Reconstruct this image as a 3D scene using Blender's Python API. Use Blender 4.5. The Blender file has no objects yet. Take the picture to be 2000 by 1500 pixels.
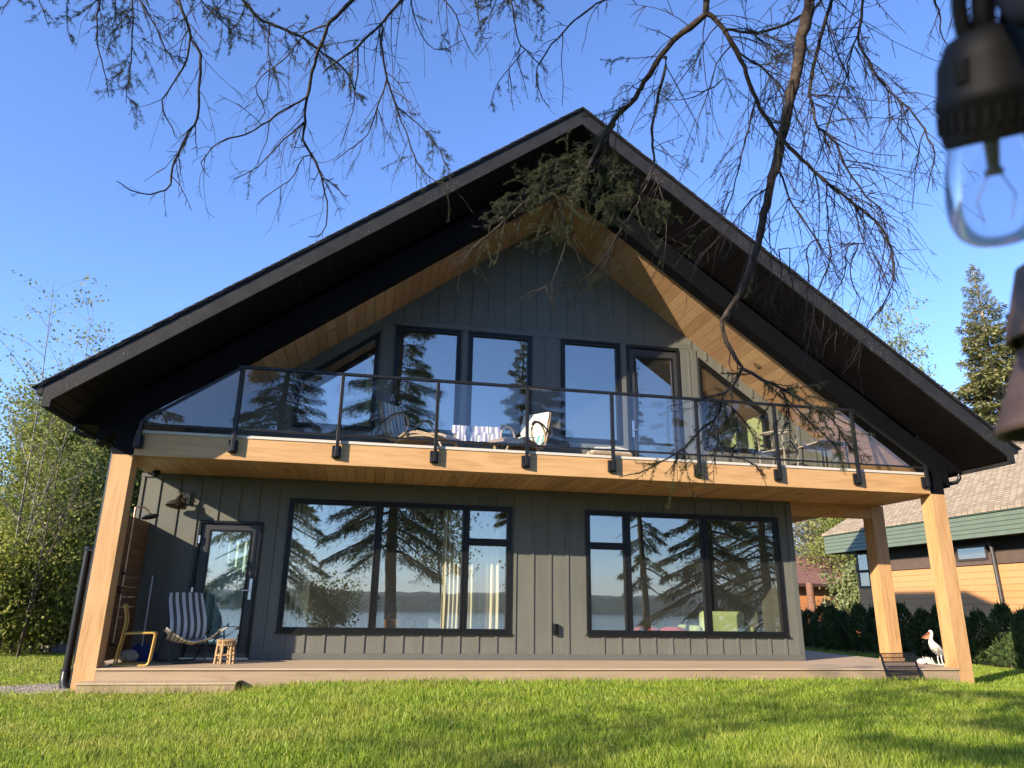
import bpy, math, random
import numpy as np
from mathutils import Vector, Matrix
random.seed(7)
RNG = np.random.default_rng(11)
SC = bpy.context.scene
COL = SC.collection
PI = math.pi

# ------------------------------------------------------------------ camera
CAM = np.array([3.6647, -10.8959, 1.1568]); YAW, PITCH, ROLL, FPX = 0.18607, 0.29863, 0.01579, 1408.02
def _basis():
    f = np.array([math.sin(YAW)*math.cos(PITCH), math.cos(YAW)*math.cos(PITCH), math.sin(PITCH)])
    r = np.array([math.cos(YAW), -math.sin(YAW), 0.]); u = np.cross(r, f)
    return r*math.cos(ROLL)+u*math.sin(ROLL), -r*math.sin(ROLL)+u*math.cos(ROLL), f
CR, CU, CF = _basis()
def ray(x, y):
    d = CF*FPX + CR*(x-1000) - CU*(y-750)
    return d/np.linalg.norm(d)
def at(x, y, dist): return CAM + ray(x, y)*dist          # a point seen along that direction, at a real distance
def onY(x, y, Y): d = ray(x, y); return CAM + d*((Y-CAM[1])/d[1])
cam_data = bpy.data.cameras.new('camera'); cam = bpy.data.objects.new('camera', cam_data); COL.objects.link(cam)
M = Matrix(((CR[0], CU[0], -CF[0], CAM[0]), (CR[1], CU[1], -CF[1], CAM[1]), (CR[2], CU[2], -CF[2], CAM[2]), (0, 0, 0, 1)))
cam.matrix_world = M
cam_data.sensor_width = 36; cam_data.lens = 36*FPX/2000; cam_data.clip_start = 0.02; cam_data.clip_end = 20000
cam_data.dof.use_dof = True; cam_data.dof.focus_distance = 11.5; cam_data.dof.aperture_fstop = 8.0
SC.camera = cam

# ------------------------------------------------------------------ light
SUN_D = Vector((1.457, 1.0, -0.695)).normalized()        # the way the light travels
sl = bpy.data.lights.new('sun', 'SUN'); sl.energy = 4.4; sl.angle = math.radians(0.5); sl.color = (1.0, 0.86, 0.68)
so = bpy.data.objects.new('sun', sl); COL.objects.link(so); so.rotation_euler = SUN_D.to_track_quat('-Z', 'Y').to_euler()
so.location = (-20, -20, 20)
W = bpy.data.worlds.new('World'); SC.world = W; W.use_nodes = True
nt = W.node_tree; nt.nodes.clear()
sky = nt.nodes.new('ShaderNodeTexSky'); sky.sky_type = 'NISHITA'; sky.sun_disc = False
sky.sun_elevation = math.asin(-SUN_D.z); sky.sun_rotation = math.atan2(-SUN_D.x, -SUN_D.y) % (2*PI)
sky.altitude = 300; sky.air_density = 1.0; sky.dust_density = 0.15; sky.ozone_density = 4.0
bg = nt.nodes.new('ShaderNodeBackground'); bg.inputs['Strength'].default_value = 0.13
out = nt.nodes.new('ShaderNodeOutputWorld')
tint = nt.nodes.new('ShaderNodeMix'); tint.data_type = 'RGBA'; tint.blend_type = 'MULTIPLY'; tint.inputs[0].default_value = 1; tint.inputs[7].default_value = (.90, .955, 1.20, 1)
nt.links.new(sky.outputs[0], tint.inputs[6]); nt.links.new(tint.outputs[2], bg.inputs[0]); nt.links.new(bg.outputs[0], out.inputs[0])
SC.view_settings.view_transform = 'Standard'; SC.view_settings.look = 'None'; SC.view_settings.gamma = 1
SC.view_settings.exposure = 1.3
SC.render.engine = 'CYCLES'
try:
    SC.cycles.use_denoising = True; SC.cycles.denoiser = 'OPENIMAGEDENOISE'
    SC.cycles.denoising_input_passes = 'RGB_ALBEDO_NORMAL'
except Exception: pass
SC.cycles.max_bounces = 6; SC.cycles.diffuse_bounces = 3; SC.cycles.glossy_bounces = 3
SC.cycles.transmission_bounces = 4; SC.cycles.transparent_max_bounces = 10
SC.cycles.caustics_reflective = False; SC.cycles.caustics_refractive = False
SC.cycles.sample_clamp_indirect = 6
SC.cycles.use_adaptive_sampling = True; SC.cycles.adaptive_threshold = 0.02

# ------------------------------------------------------------------ materials
class NB:
    def __init__(s, name):
        s.m = bpy.data.materials.new(name); s.m.use_nodes = True; s.t = s.m.node_tree; s.t.nodes.clear()
        s.out = s.n('ShaderNodeOutputMaterial')
    def n(s, typ, **kw):
        nd = s.t.nodes.new(typ)
        for k, v in kw.items():
            if k in ('operation', 'blend_type', 'data_type', 'noise_dimensions', 'wave_type', 'bands_direction', 'feature'): setattr(nd, k, v)
            else: nd.inputs[k.replace('_', ' ')].default_value = v
        return nd
    def l(s, a, b): s.t.links.new(a, b)
    def coord(s, scale=(1, 1, 1), kind='Object', rot=(0, 0, 0)):
        tc = s.n('ShaderNodeTexCoord'); mp = s.n('ShaderNodeMapping'); mp.inputs['Scale'].default_value = scale
        mp.inputs['Rotation'].default_value = rot
        s.l(tc.outputs[kind], mp.inputs[0]); return mp.outputs[0]
    def noise(s, vec, scale, detail=4, rough=.55, dist=0):
        nd = s.n('ShaderNodeTexNoise'); nd.inputs['Scale'].default_value = scale; nd.inputs['Detail'].default_value = detail
        nd.inputs['Roughness'].default_value = rough; nd.inputs['Distortion'].default_value = dist
        s.l(vec, nd.inputs['Vector']); return nd.outputs['Fac']
    def ramp(s, fac, stops):
        r = s.n('ShaderNodeValToRGB'); e = r.color_ramp.elements
        while len(e) < len(stops): e.new(.5)
        for i, (p, c) in enumerate(stops):
            e[i].position = p; e[i].color = (*c, 1) if len(c) == 3 else c
        s.l(fac, r.inputs[0]); return r.outputs[0]
    def mix(s, fac, a, b, typ='MIX'):
        m = s.n('ShaderNodeMix'); m.data_type = 'RGBA'; m.blend_type = typ
        for k, v in ((0, fac), (6, a), (7, b)):
            if hasattr(v, 'is_linked') or hasattr(v, 'links'): s.l(v, m.inputs[k])
            elif k == 0: m.inputs[0].default_value = v
            else: m.inputs[k].default_value = (*v, 1)
        return m.outputs[2]
    def math(s, op, a, b=None, c=None):
        m = s.n('ShaderNodeMath', operation=op)
        for i, v in enumerate((a, b, c)):
            if v is None: continue
            if hasattr(v, 'links'): s.l(v, m.inputs[i])
            else: m.inputs[i].default_value = v
        return m.outputs[0]
    def bsdf(s, col, rough=.6, metal=0, spec=.5, bump=None, bstr=.3, bdist=.01, trans=0, ior=1.45):
        b = s.n('ShaderNodeBsdfPrincipled')
        for k, v in (('Base Color', col), ('Roughness', rough), ('Metallic', metal)):
            if hasattr(v, 'links'): s.l(v, b.inputs[k])
            else: b.inputs[k].default_value = (*v, 1) if k == 'Base Color' else v
        b.inputs['Specular IOR Level'].default_value = spec; b.inputs['Transmission Weight'].default_value = trans; b.inputs['IOR'].default_value = ior
        if bump is not None:
            bn = s.n('ShaderNodeBump'); bn.inputs['Strength'].default_value = bstr; bn.inputs['Distance'].default_value = bdist
            s.l(bump, bn.inputs['Height']); s.l(bn.outputs[0], b.inputs['Normal'])
        s.l(b.outputs[0], s.out.inputs[0]); return b
def sh(c, k): return tuple(min(1, x*k) for x in c)
def plain(name, c, rough=.5, metal=0, var=.25, scale=8, spec=.5, bump=0):
    b = NB(name); v = b.coord(); f = b.noise(v, scale, 6)
    col = b.ramp(f, [(.3, sh(c, 1-var)), (.7, sh(c, 1+var))])
    b.bsdf(col, rough, metal, spec, bump=f if bump else None, bstr=bump); return b.m
def wood(name, c1, c2, axis, rough=.5, fine=60, spec=.4, bump=.08):
    b = NB(name); s = [1, 1, 1]; s['xyz'.index(axis)] = .045
    v = b.coord(tuple(s)); f1 = b.noise(v, fine, 6, .6, .4); s2 = [1, 1, 1]; s2['xyz'.index(axis)] = .1
    v2 = b.coord(tuple(s2)); f2 = b.noise(v2, 9, 3, .5, 1.2); v3 = b.coord(); f3 = b.noise(v3, .9, 2)
    k = b.math('MULTIPLY_ADD', f2, .5, b.math('MULTIPLY', f1, .5))
    col = b.ramp(k, [(.34, c1), (.5, tuple((p*.35+q*.65) for p, q in zip(c1, c2))), (.66, c2)])
    col = b.mix(b.math('MULTIPLY', f3, .25), col, sh(c1, .85)); b.bsdf(col, rough, 0, spec, bump=f1, bstr=bump); return b.m
def board_wood(name, c1, c2, rough=.42, spec=.45, axis='y'):
    # boards are loose pieces in one mesh: each takes its own tone
    b = NB(name); s = [1, 1, 1]; s['xyz'.index(axis)] = .06
    g = b.n('ShaderNodeNewGeometry'); rnd = g.outputs['Random Per Island']
    v = b.coord(tuple(s)); f1 = b.noise(v, 55, 6, .6, .4)
    k = b.math('MULTIPLY_ADD', rnd, .3, b.math('MULTIPLY', f1, .7))
    col = b.ramp(k, [(.28, c1), (.5, tuple((p+q)/2 for p, q in zip(c1, c2))), (.72, c2)]); b.bsdf(col, rough, 0, spec, bump=f1, bstr=.06); return b.m
def foliage(name, cs, trans=.35, rough=.6, spec=.25, patch=False):
    b = NB(name); g = b.n('ShaderNodeNewGeometry')
    col = b.ramp(g.outputs['Random Per Island'], [(i/(len(cs)-1), c) for i, c in enumerate(cs)])
    if patch:                                      # straw and clover patches in the turf
        v = b.coord(); n1 = b.noise(v, .75, 4, .6); n2 = b.noise(v, 2.6, 3, .6)
        sx = b.n('ShaderNodeSeparateXYZ'); b.l(v, sx.inputs[0]); lf = b.n('ShaderNodeMapRange'); lf.inputs[1].default_value = 5; lf.inputs[2].default_value = -1; b.l(sx.outputs[0], lf.inputs[0])
        k1 = b.n('ShaderNodeMapRange'); k1.inputs[1].default_value = .50; k1.inputs[2].default_value = .68; b.l(b.math('MULTIPLY_ADD', lf.outputs[0], .12, n1), k1.inputs[0])
        col = b.mix(b.math('MULTIPLY', k1.outputs[0], .34), col, (.50, .42, .13)); k2 = b.n('ShaderNodeMapRange'); k2.inputs[1].default_value = .52; k2.inputs[2].default_value = .66; b.l(n2, k2.inputs[0])
        col = b.mix(b.math('MULTIPLY', k2.outputs[0], .5), col, (.10, .19, .03))
    p = b.n('ShaderNodeBsdfPrincipled'); b.l(col, p.inputs['Base Color']); p.inputs['Roughness'].default_value = rough
    p.inputs['Specular IOR Level'].default_value = spec
    t = b.n('ShaderNodeBsdfTranslucent'); b.l(b.mix(1.0, col, (1.0, 1.0, .55), 'MULTIPLY'), t.inputs[0])
    mx = b.n('ShaderNodeMixShader'); mx.inputs[0].default_value = trans; b.l(p.outputs[0], mx.inputs[1]); b.l(t.outputs[0], mx.inputs[2])
    b.l(mx.outputs[0], b.out.inputs[0]); return b.m
def glassmat(name, tint, lo, hi, rough=.0, gtint=(1, 1, 1), bump=0, dark_lift=.022):
    b = NB(name); fr = b.n('ShaderNodeFresnel'); ge = b.n('ShaderNodeNewGeometry'); b.l(b.math('MULTIPLY_ADD', ge.outputs['Backfacing'], 1/1.5-1.5, 1.5), fr.inputs[0])
    fac = b.n('ShaderNodeMapRange'); fac.inputs[1].default_value = .04; fac.inputs[2].default_value = .5
    fac.inputs[3].default_value = lo; fac.inputs[4].default_value = hi; b.l(fr.outputs[0], fac.inputs[0])
    tr = b.n('ShaderNodeBsdfTransparent'); tr.inputs[0].default_value = (*tint, 1)
    gl = b.n('ShaderNodeBsdfGlossy'); gl.inputs['Roughness'].default_value = rough; gl.inputs['Color'].default_value = (*gtint, 1)
    if bump:
        bn = b.n('ShaderNodeBump'); bn.inputs['Strength'].default_value = bump; bn.inputs['Distance'].default_value = .02
        b.l(b.noise(b.coord(), 1.6, 2), bn.inputs['Height']); b.l(bn.outputs[0], gl.inputs['Normal'])
    mx = b.n('ShaderNodeMixShader'); b.l(fac.outputs[0], mx.inputs[0]); b.l(tr.outputs[0], mx.inputs[1]); b.l(gl.outputs[0], mx.inputs[2])
    df = b.n('ShaderNodeBsdfDiffuse'); df.inputs[0].default_value = (.62, .60, .52, 1); md = b.n('ShaderNodeMixShader'); md.inputs[0].default_value = dark_lift  # pale diffuse layer added over the pane to lighten the dark reflections
    b.l(mx.outputs[0], md.inputs[1]); b.l(df.outputs[0], md.inputs[2]); b.l(md.outputs[0], b.out.inputs[0]); return b.m
def stripes(name, axis, period, cols, rough=.85, weave=220):
    # woven stripes: hard-edged bands across one axis
    b = NB(name); tc = b.n('ShaderNodeTexCoord'); sep = b.n('ShaderNodeSeparateXYZ'); b.l(tc.outputs['UV'], sep.inputs[0])
    x = sep.outputs['XYZ'.index(axis.upper())]
    f = b.math('FRACT', b.math('DIVIDE', x, period)); r = b.n('ShaderNodeValToRGB'); r.color_ramp.interpolation = 'CONSTANT'
    e = r.color_ramp.elements
    while len(e) < len(cols): e.new(.5)
    for i, (p, c) in enumerate(cols): e[i].position = p; e[i].color = (*c, 1)
    b.l(f, r.inputs[0]); n = b.noise(b.coord(kind='UV'), weave, 2)
    col = b.mix(b.math('MULTIPLY', n, .35), r.outputs[0], (.25, .24, .22), 'MULTIPLY'); b.bsdf(col, rough, 0, .2, bump=n, bstr=.2, bdist=.003); return b.m

MT = {}
def sidingmat():
    b = NB('dark_siding_paint'); g = b.n('ShaderNodeNewGeometry'); v = b.coord(); f = b.noise(v, 2.2, 5, .6); fb = b.noise(b.coord((1, 1, .06)), 9, 4, .6)
    col = b.ramp(b.math('MULTIPLY_ADD', fb, .5, b.math('MULTIPLY', f, .5)), [(.3, (.099, .099, .080)), (.7, (.134, .134, .110))])
    sp = b.n('ShaderNodeSeparateXYZ'); b.l(v, sp.inputs[0]); m_ = b.n('ShaderNodeMapRange'); m_.inputs[1].default_value = .75; m_.inputs[2].default_value = .32; b.l(sp.outputs[2], m_.inputs[0])
    dn = b.math('MULTIPLY', m_.outputs[0], b.math('GREATER_THAN', b.noise(v, 34, 5, .7), .53)); col = b.mix(b.math('MULTIPLY', dn, .35), col, (.20, .185, .15))
    b.bsdf(col, .55, 0, .4, bump=f, bstr=.05); return b.m
MT['siding'] = sidingmat()
MT['trim'] = plain('dark_trim_paint', (.100, .101, .086), .5, var=.06)
def black_metal():
    b = NB('black_metal'); v = b.coord(); f = b.noise(v, 5, 4)
    vo = b.n('ShaderNodeTexVoronoi'); vo.inputs['Scale'].default_value = 26; b.l(v, vo.inputs['Vector'])
    clump = b.noise(v, 1.7, 3)
    sp = b.math('LESS_THAN', vo.outputs['Distance'], b.math('MULTIPLY', b.math('SUBTRACT', clump, .44), .9))
    vs = b.coord((60, 60, 9)); st = b.math('GREATER_THAN', b.noise(vs, 1, 3), .735)
    base = b.ramp(f, [(.3, (.015, .0152, .0152)), (.7, (.025, .025, .0245))])
    col = b.mix(b.math('MULTIPLY', b.math('MAXIMUM', sp, b.math('MULTIPLY', st, b.math('GREATER_THAN', clump, .48))), .55), base, (.33, .31, .27))
    b.bsdf(col, .5, 0, .2); return b.m
MT['fascia'] = black_metal()
MT['black'] = plain('black_paint', (.004, .004, .005), .6, var=.2, scale=4, spec=.10)
MT['satin'] = plain('satin_black', (.010, .010, .011), .35, var=.15, scale=20, spec=.35)
MT['soffit_black'] = plain('black_soffit', (.0065, .0055, .0055), .5, var=.3, scale=2, spec=.12)
MT['post'] = wood('post_woodgrain', (.37, .195, .075), (.57, .35, .16), 'z', fine=42)
MT['beam'] = wood('beam_woodgrain', (.38, .205, .08), (.56, .345, .155), 'x', fine=42)
MT['cedar'] = board_wood('cedar_boards', (.36, .20, .092), (.60, .372, .192))
MT['cedar_gap'] = plain('board_gap', (.05, .026, .012), .8)
MT['screen'] = wood('screen_wood', (.10, .05, .022), (.20, .10, .045), 'y', .6, 40)
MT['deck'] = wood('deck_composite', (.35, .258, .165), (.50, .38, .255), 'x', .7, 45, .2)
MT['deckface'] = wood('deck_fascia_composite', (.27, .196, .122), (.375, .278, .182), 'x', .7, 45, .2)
MT['flash'] = plain('balcony_edge_flashing', (.52, .48, .42), .7, var=.12, scale=120)
MT['frame'] = plain('window_frame_black', (.008, .008, .008), .35, var=.1, spec=.3)
MT['glass'] = glassmat('window_glass', (.92, .95, .91), .29, .8, 0, (.97, .98, .91), bump=.022)
MT['railglass'] = glassmat('railing_glass', (.96, .98, .97), .085, .7, dark_lift=.0)
MT['shingle'] = plain('black_shingle', (.022, .021, .022), .95, var=.4, scale=40, bump=.2)
MT['inner_wall'] = plain('interior_wall_paint', (.50, .52, .36), .9, var=.03)
MT['inner_floor'] = plain('interior_floor', (.16, .11, .07), .6, var=.2)
MT['inner_ceiling'] = plain('interior_ceiling', (.45, .44, .40), .9, var=.03)
MT['steel'] = plain('brushed_steel', (.62, .62, .60), .3, 1, .05, 40)
MT['copper'] = plain('copper_pipe', (.62, .36, .26), .35, .9, .15, 12)
MT['bronze'] = plain('dark_bronze', (.10, .085, .065), .3, .8, .2, 10)
MT['lens'] = plain('light_lens', (.75, .68, .52), .3)
MT['white_trim'] = plain('white_ring', (.6, .58, .52), .5)
MT['bark'] = plain('spruce_bark', (.060, .042, .030), .9, var=.65, scale=38, bump=1.0)
MT['twig'] = plain('dead_twig', (.034, .026, .022), .8, var=.45, scale=14)
MT['needle'] = foliage('spruce_needles', [(.025, .040, .016), (.043, .061, .024), (.072, .092, .036), (.105, .105, .048)], .3)
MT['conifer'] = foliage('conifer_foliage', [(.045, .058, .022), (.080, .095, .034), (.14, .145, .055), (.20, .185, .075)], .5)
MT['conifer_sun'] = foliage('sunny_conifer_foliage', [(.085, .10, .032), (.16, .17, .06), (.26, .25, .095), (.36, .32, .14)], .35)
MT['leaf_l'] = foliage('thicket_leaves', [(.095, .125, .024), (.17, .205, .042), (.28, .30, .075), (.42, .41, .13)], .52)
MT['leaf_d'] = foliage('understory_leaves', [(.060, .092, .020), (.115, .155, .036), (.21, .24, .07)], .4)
MT['leaf_p'] = foliage('pale_leaves', [(.14, .19, .06), (.24, .28, .11), (.38, .40, .22)], .4)
MT['leaf_tan'] = foliage('dry_twigs', [(.14, .12, .06), (.24, .21, .11), (.33, .29, .16)], .2)
MT['thuja'] = foliage('thuja_leaves', [(.030, .055, .018), (.060, .098, .030), (.115, .155, .050)], .2)
MT['stem'] = plain('young_bark', (.075, .062, .045), .9, var=.5, scale=9)
MT['stem_dark'] = plain('dark_bark', (.07, .06, .05), .9, var=.4, scale=9)
MT['birch'] = plain('pale_bark', (.24, .215, .18), .85, var=.45, scale=5)
MT['blade'] = foliage('grass_blades', [(.095, .175, .014), (.215, .335, .024), (.35, .455, .045), (.54, .56, .14)], .45, .5, .3, patch=True)
# ------------------------------------------------------------------ mesh helpers
ORG = {}
def link(o, parent=None):
    COL.objects.link(o)
    if parent is not None: o.parent = parent; ORG[o.name] = ORG.get(parent.name, np.zeros(3))
    return o
def tag(o, label=None, cat=None, group=None, kind=None):
    if label: o['label'] = label
    if cat: o['category'] = cat
    if group: o['group'] = group
    if kind: o['kind'] = kind
    return o
def thing(name, loc, label, cat, group=None, rz=0):
    o = bpy.data.objects.new(name, None); o.empty_display_size = .1; COL.objects.link(o)
    o.location = tuple(loc); o.rotation_euler = (0, 0, rz); ORG[o.name] = np.array(loc, float)
    return tag(o, label, cat, group)
def meshobj(name, me, m, parent=None, local=False):
    o = bpy.data.objects.new(name, me); me.materials.append(m if not isinstance(m, str) else MT[m]); link(o, parent); return o
def npmesh(name, V, faces, m, parent=None, smooth=False, local=False, uv=None):
    """V (N,3); faces: one int array (M,k) or a list of them"""
    V = np.asarray(V, np.float32)
    if parent is not None and not local: V = V - ORG[parent.name].astype(np.float32)
    fs = faces if isinstance(faces, list) else [faces]; fs = [f for f in fs if len(f)]
    me = bpy.data.meshes.new(name); me.vertices.add(len(V)); me.vertices.foreach_set('co', V.ravel())
    idx = np.concatenate([f.ravel() for f in fs]).astype(np.int32); tot = np.concatenate([np.full(len(f), f.shape[1]) for f in fs])
    st = np.concatenate([[0], np.cumsum(tot)[:-1]]).astype(np.int32)
    me.loops.add(len(idx)); me.loops.foreach_set('vertex_index', idx); me.polygons.add(len(tot)); me.polygons.foreach_set('loop_start', st)
    if smooth: me.polygons.foreach_set('use_smooth', np.ones(len(tot), bool))
    me.update(calc_edges=True); me.validate()
    return meshobj(name, me, m, parent)
class MB:
    def __init__(s): s.v = []; s.f = []; s.uv = None
    def add(s, vs, fs):
        n = len(s.v); s.v += [tuple(float(c) for c in v) for v in vs]; s.f += [tuple(i+n for i in f) for f in fs]; return s
    def box(s, x0, x1, y0, y1, z0, z1):
        return s.add([(x0, y0, z0), (x1, y0, z0), (x1, y1, z0), (x0, y1, z0), (x0, y0, z1), (x1, y0, z1), (x1, y1, z1), (x0, y1, z1)],
              [(0, 3, 2, 1), (4, 5, 6, 7), (0, 1, 5, 4), (1, 2, 6, 5), (2, 3, 7, 6), (3, 0, 4, 7)])
    def prism(s, poly, y0, y1, ax='y'):
        """polygon in XZ (ax y), XY (ax z) or YZ (ax x), extruded"""
        n = len(poly)
        mk = {'y': lambda p, d: (p[0], d, p[1]), 'z': lambda p, d: (p[0], p[1], d), 'x': lambda p, d: (d, p[0], p[1])}[ax]
        vs = [mk(p, y0) for p in poly]+[mk(p, y1) for p in poly]
        a = sum(poly[i][0]*poly[(i+1) % n][1]-poly[(i+1) % n][0]*poly[i][1] for i in range(n))
        if ax == 'y': a = -a                     # XZ seen along +y is mirrored
        flip = (a > 0) == (y1 > y0)
        fs = [tuple(range(n))[::-1], tuple(range(n, 2*n))]+[(i, (i+1) % n, n+(i+1) % n, n+i) for i in range(n)]
        if not flip: fs = [f[::-1] for f in fs]
        return s.add(vs, fs)
    def ring(s, outer, inner, y0, y1):
        n = len(outer); vs = [(p[0], y, p[1]) for y in (y0, y1) for q in (outer, inner) for p in q]
        o0, i0, o1, i1 = 0, n, 2*n, 3*n; fs = []
        for i in range(n):
            j = (i+1) % n
            fs += [(o0+i, o0+j, i0+j, i0+i), (o1+j, o1+i, i1+i, i1+j), (o0+j, o0+i, o1+i, o1+j), (i0+i, i0+j, i1+j, i1+i)]
        return s.add(vs, fs)
    def bar(s, p, q, w, h, up=(0, 0, 1)):
        p = np.array(p, float); q = np.array(q, float); d = q-p; d /= np.linalg.norm(d); up = np.array(up, float)
        a = np.cross(d, up); a /= np.linalg.norm(a); b = np.cross(a, d); a *= w/2; b *= h/2
        return s.add([p-a-b, p+a-b, p+a+b, p-a+b, q-a-b, q+a-b, q+a+b, q-a+b], [(3, 2, 1, 0), (4, 5, 6, 7), (0, 1, 5, 4), (1, 2, 6, 5), (2, 3, 7, 6), (3, 0, 4, 7)])
    def tube(s, pts, r, n=8, closed=False):
        P = [np.array(p, float) for p in pts]; K = len(P); R = r if hasattr(r, '__len__') else [r]*K
        T = []
        for i in range(K):
            a = P[i-1] if (i > 0 or closed) else P[i]; b = P[(i+1) % K] if (i < K-1 or closed) else P[i]
            t = b-a; T.append(t/max(np.linalg.norm(t), 1e-9))
        ref = np.array([0, 0, 1.]) if abs(T[0][2]) < .9 else np.array([1., 0, 0]); a = np.cross(T[0], ref); a /= np.linalg.norm(a)
        vs = []; fs = []
        for i in range(K):
            a = a-T[i]*np.dot(a, T[i]); a /= max(np.linalg.norm(a), 1e-9); b = np.cross(T[i], a)
            vs += [P[i]+(a*math.cos(2*PI*k/n)+b*math.sin(2*PI*k/n))*R[i] for k in range(n)]
        for i in range(K if closed else K-1):
            j = (i+1) % K
            fs += [(i*n+k, i*n+(k+1) % n, j*n+(k+1) % n, j*n+k) for k in range(n)]
        if not closed: fs += [tuple(range(n))[::-1], tuple((K-1)*n+k for k in range(n))]
        return s.add(vs, fs)
    def lathe(s, prof, c=(0, 0, 0), n=24, X=(1, 0, 0), Y=(0, 1, 0), Z=(0, 0, 1)):
        c = np.array(c, float); X, Y, Z = (np.array(k, float) for k in (X, Y, Z)); K = len(prof); vs = []
        for r, z in prof: vs += [c+Z*z+(X*math.cos(2*PI*k/n)+Y*math.sin(2*PI*k/n))*max(r, 1e-4) for k in range(n)]
        fs = [(i*n+k, i*n+(k+1) % n, (i+1)*n+(k+1) % n, (i+1)*n+k) for i in range(K-1) for k in range(n)]
        fs += [tuple(range(n))[::-1], tuple((K-1)*n+k for k in range(n))]; return s.add(vs, fs)
    def ell(s, c, r, n=16, m=10, rot=None, wob=0, seed=0):
        rr = random.Random(seed); vs = []; fs = []
        for i in range(m+1):
            th = PI*i/m
            for k in range(n):
                ph = 2*PI*k/n; d = np.array([math.sin(th)*math.cos(ph), math.sin(th)*math.sin(ph), math.cos(th)])
                q = d*np.array(r)*(1+wob*math.sin(3*ph+seed)*math.sin(th)+wob*.6*math.sin(5*th+seed*2))
                if rot is not None: q = np.array(rot) @ q
                vs.append(np.array(c)+q)
        for i in range(m):
            for k in range(n): fs.append((i*n+k, (i+1)*n+k, (i+1)*n+(k+1) % n, i*n+(k+1) % n))
        return s.add(vs, fs)
    def grid(s, fn, nu, nv, th=0):
        """sheet fn(u,v) with thickness th"""
        P = [[np.array(fn(i/nu, j/nv), float) for j in range(nv+1)] for i in range(nu+1)]
        n0 = len(s.v); W_ = nv+1; uvs = []
        def layer(off):
            vs = []
            for i in range(nu+1):
                for j in range(nv+1):
                    du = P[min(i+1, nu)][j]-P[max(i-1, 0)][j]; dv = P[i][min(j+1, nv)]-P[i][max(j-1, 0)]; nn = np.cross(du, dv); nn /= max(np.linalg.norm(nn), 1e-9)
                    vs.append(P[i][j]+nn*off); uvs.append((i/nu, j/nv))
            return vs
        f = [(i*W_+j, (i+1)*W_+j, (i+1)*W_+j+1, i*W_+j+1) for i in range(nu) for j in range(nv)]
        if th:
            N = (nu+1)*W_; edge = [(i, 0) for i in range(nu)]
            f2 = [tuple(N+k for k in q[::-1]) for q in f]; ed = []
            lo = [i*W_ for i in range(nu+1)]; hi = [i*W_+nv for i in range(nu+1)]; le = list(range(W_)); ri = [nu*W_+j for j in range(W_)]
            for L, fl in ((lo, 0), (hi, 1), (le, 1), (ri, 0)):
                for a, b in zip(L, L[1:]): ed.append((a, b, N+b, N+a) if fl else (b, a, N+a, N+b))
            s.add(layer(th/2)+layer(-th/2), f+f2+ed)
        else: s.add(layer(0), f)
        if s.uv is None: s.uv = {}
        for k, u in enumerate(uvs): s.uv[n0+k] = u
        return s
    def build(s, name, m, parent=None, smooth=False, bevel=0, local=False, seg=2):
        me = bpy.data.meshes.new(name); o = np.zeros(3)
        if parent is not None and not local: o = ORG[parent.name]
        me.from_pydata([(v[0]-o[0], v[1]-o[1], v[2]-o[2]) for v in s.v], [], s.f)
        if s.uv:
            ul = me.uv_layers.new(name='UVMap'); d = np.zeros((len(me.loops), 2), np.float32)
            for i, lp in enumerate(me.loops): d[i] = s.uv.get(lp.vertex_index, (0, 0))
            ul.data.foreach_set('uv', d.ravel())
        me.update(); ob = meshobj(name, me, m, parent)
        if smooth:
            me.polygons.foreach_set('use_smooth', np.ones(len(me.polygons), bool))
            try: me.set_sharp_from_angle(angle=math.radians(42))
            except Exception: pass
        if bevel:
            b = ob.modifiers.new('bevel', 'BEVEL'); b.width = bevel; b.segments = seg; b.limit_method = 'ANGLE'; b.angle_limit = math.radians(40)
        return ob
def copy_tree(o, parent=None):
    c = o.copy(); COL.objects.link(c)
    if parent is not None: c.parent = parent
    for ch in [x for x in bpy.data.objects if x.parent == o]: copy_tree(ch, c)
    return c
def inset(poly, d):
    """convex polygon moved inwards by d (any winding)"""
    n = len(poly); a = sum(poly[i][0]*poly[(i+1) % n][1]-poly[(i+1) % n][0]*poly[i][1] for i in range(n)); sg = 1 if a > 0 else -1
    L = []
    for i in range(n):
        p, q = np.array(poly[i]), np.array(poly[(i+1) % n]); e = (q-p)/np.linalg.norm(q-p); nn = np.array([-e[1], e[0]])*sg; L.append((p+nn*d, e))
    R = []
    for i in range(n):
        (p, e), (q, f) = L[i-1], L[i]; t = np.linalg.solve(np.array([e, -f]).T, q-p); R.append(tuple(p+e*t[0]))
    return R
# many thin tubes at once: P (M,K,3) polylines, R (M,K) radii
def tubes(P, R, n=4):
    P = np.asarray(P, float); Mn, K, _ = P.shape
    T = np.gradient(P, axis=1); T /= np.maximum(np.linalg.norm(T, axis=2, keepdims=True), 1e-9)
    ref = np.where(np.abs(T[:, :1, 2:3]) < .9, np.array([0, 0, 1.]), np.array([1., 0, 0])); A = np.cross(T, np.broadcast_to(ref, T.shape))
    A /= np.maximum(np.linalg.norm(A, axis=2, keepdims=True), 1e-9); B = np.cross(T, A)
    ang = np.arange(n)*2*PI/n
    Vv = P[:, :, None, :]+(A[:, :, None, :]*np.cos(ang)[None, None, :, None]+B[:, :, None, :]*np.sin(ang)[None, None, :, None])*np.asarray(R)[:, :, None, None]
    base = (np.arange(Mn)*K*n)[:, None, None]+(np.arange(K-1)*n)[None, :, None]; k = np.arange(n)[None, None, :]; k2 = (k+1) % n
    F = np.stack([base+k, base+k2, base+n+k2, base+n+k], -1).reshape(-1, 4)
    return Vv.reshape(-1, 3), F
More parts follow.
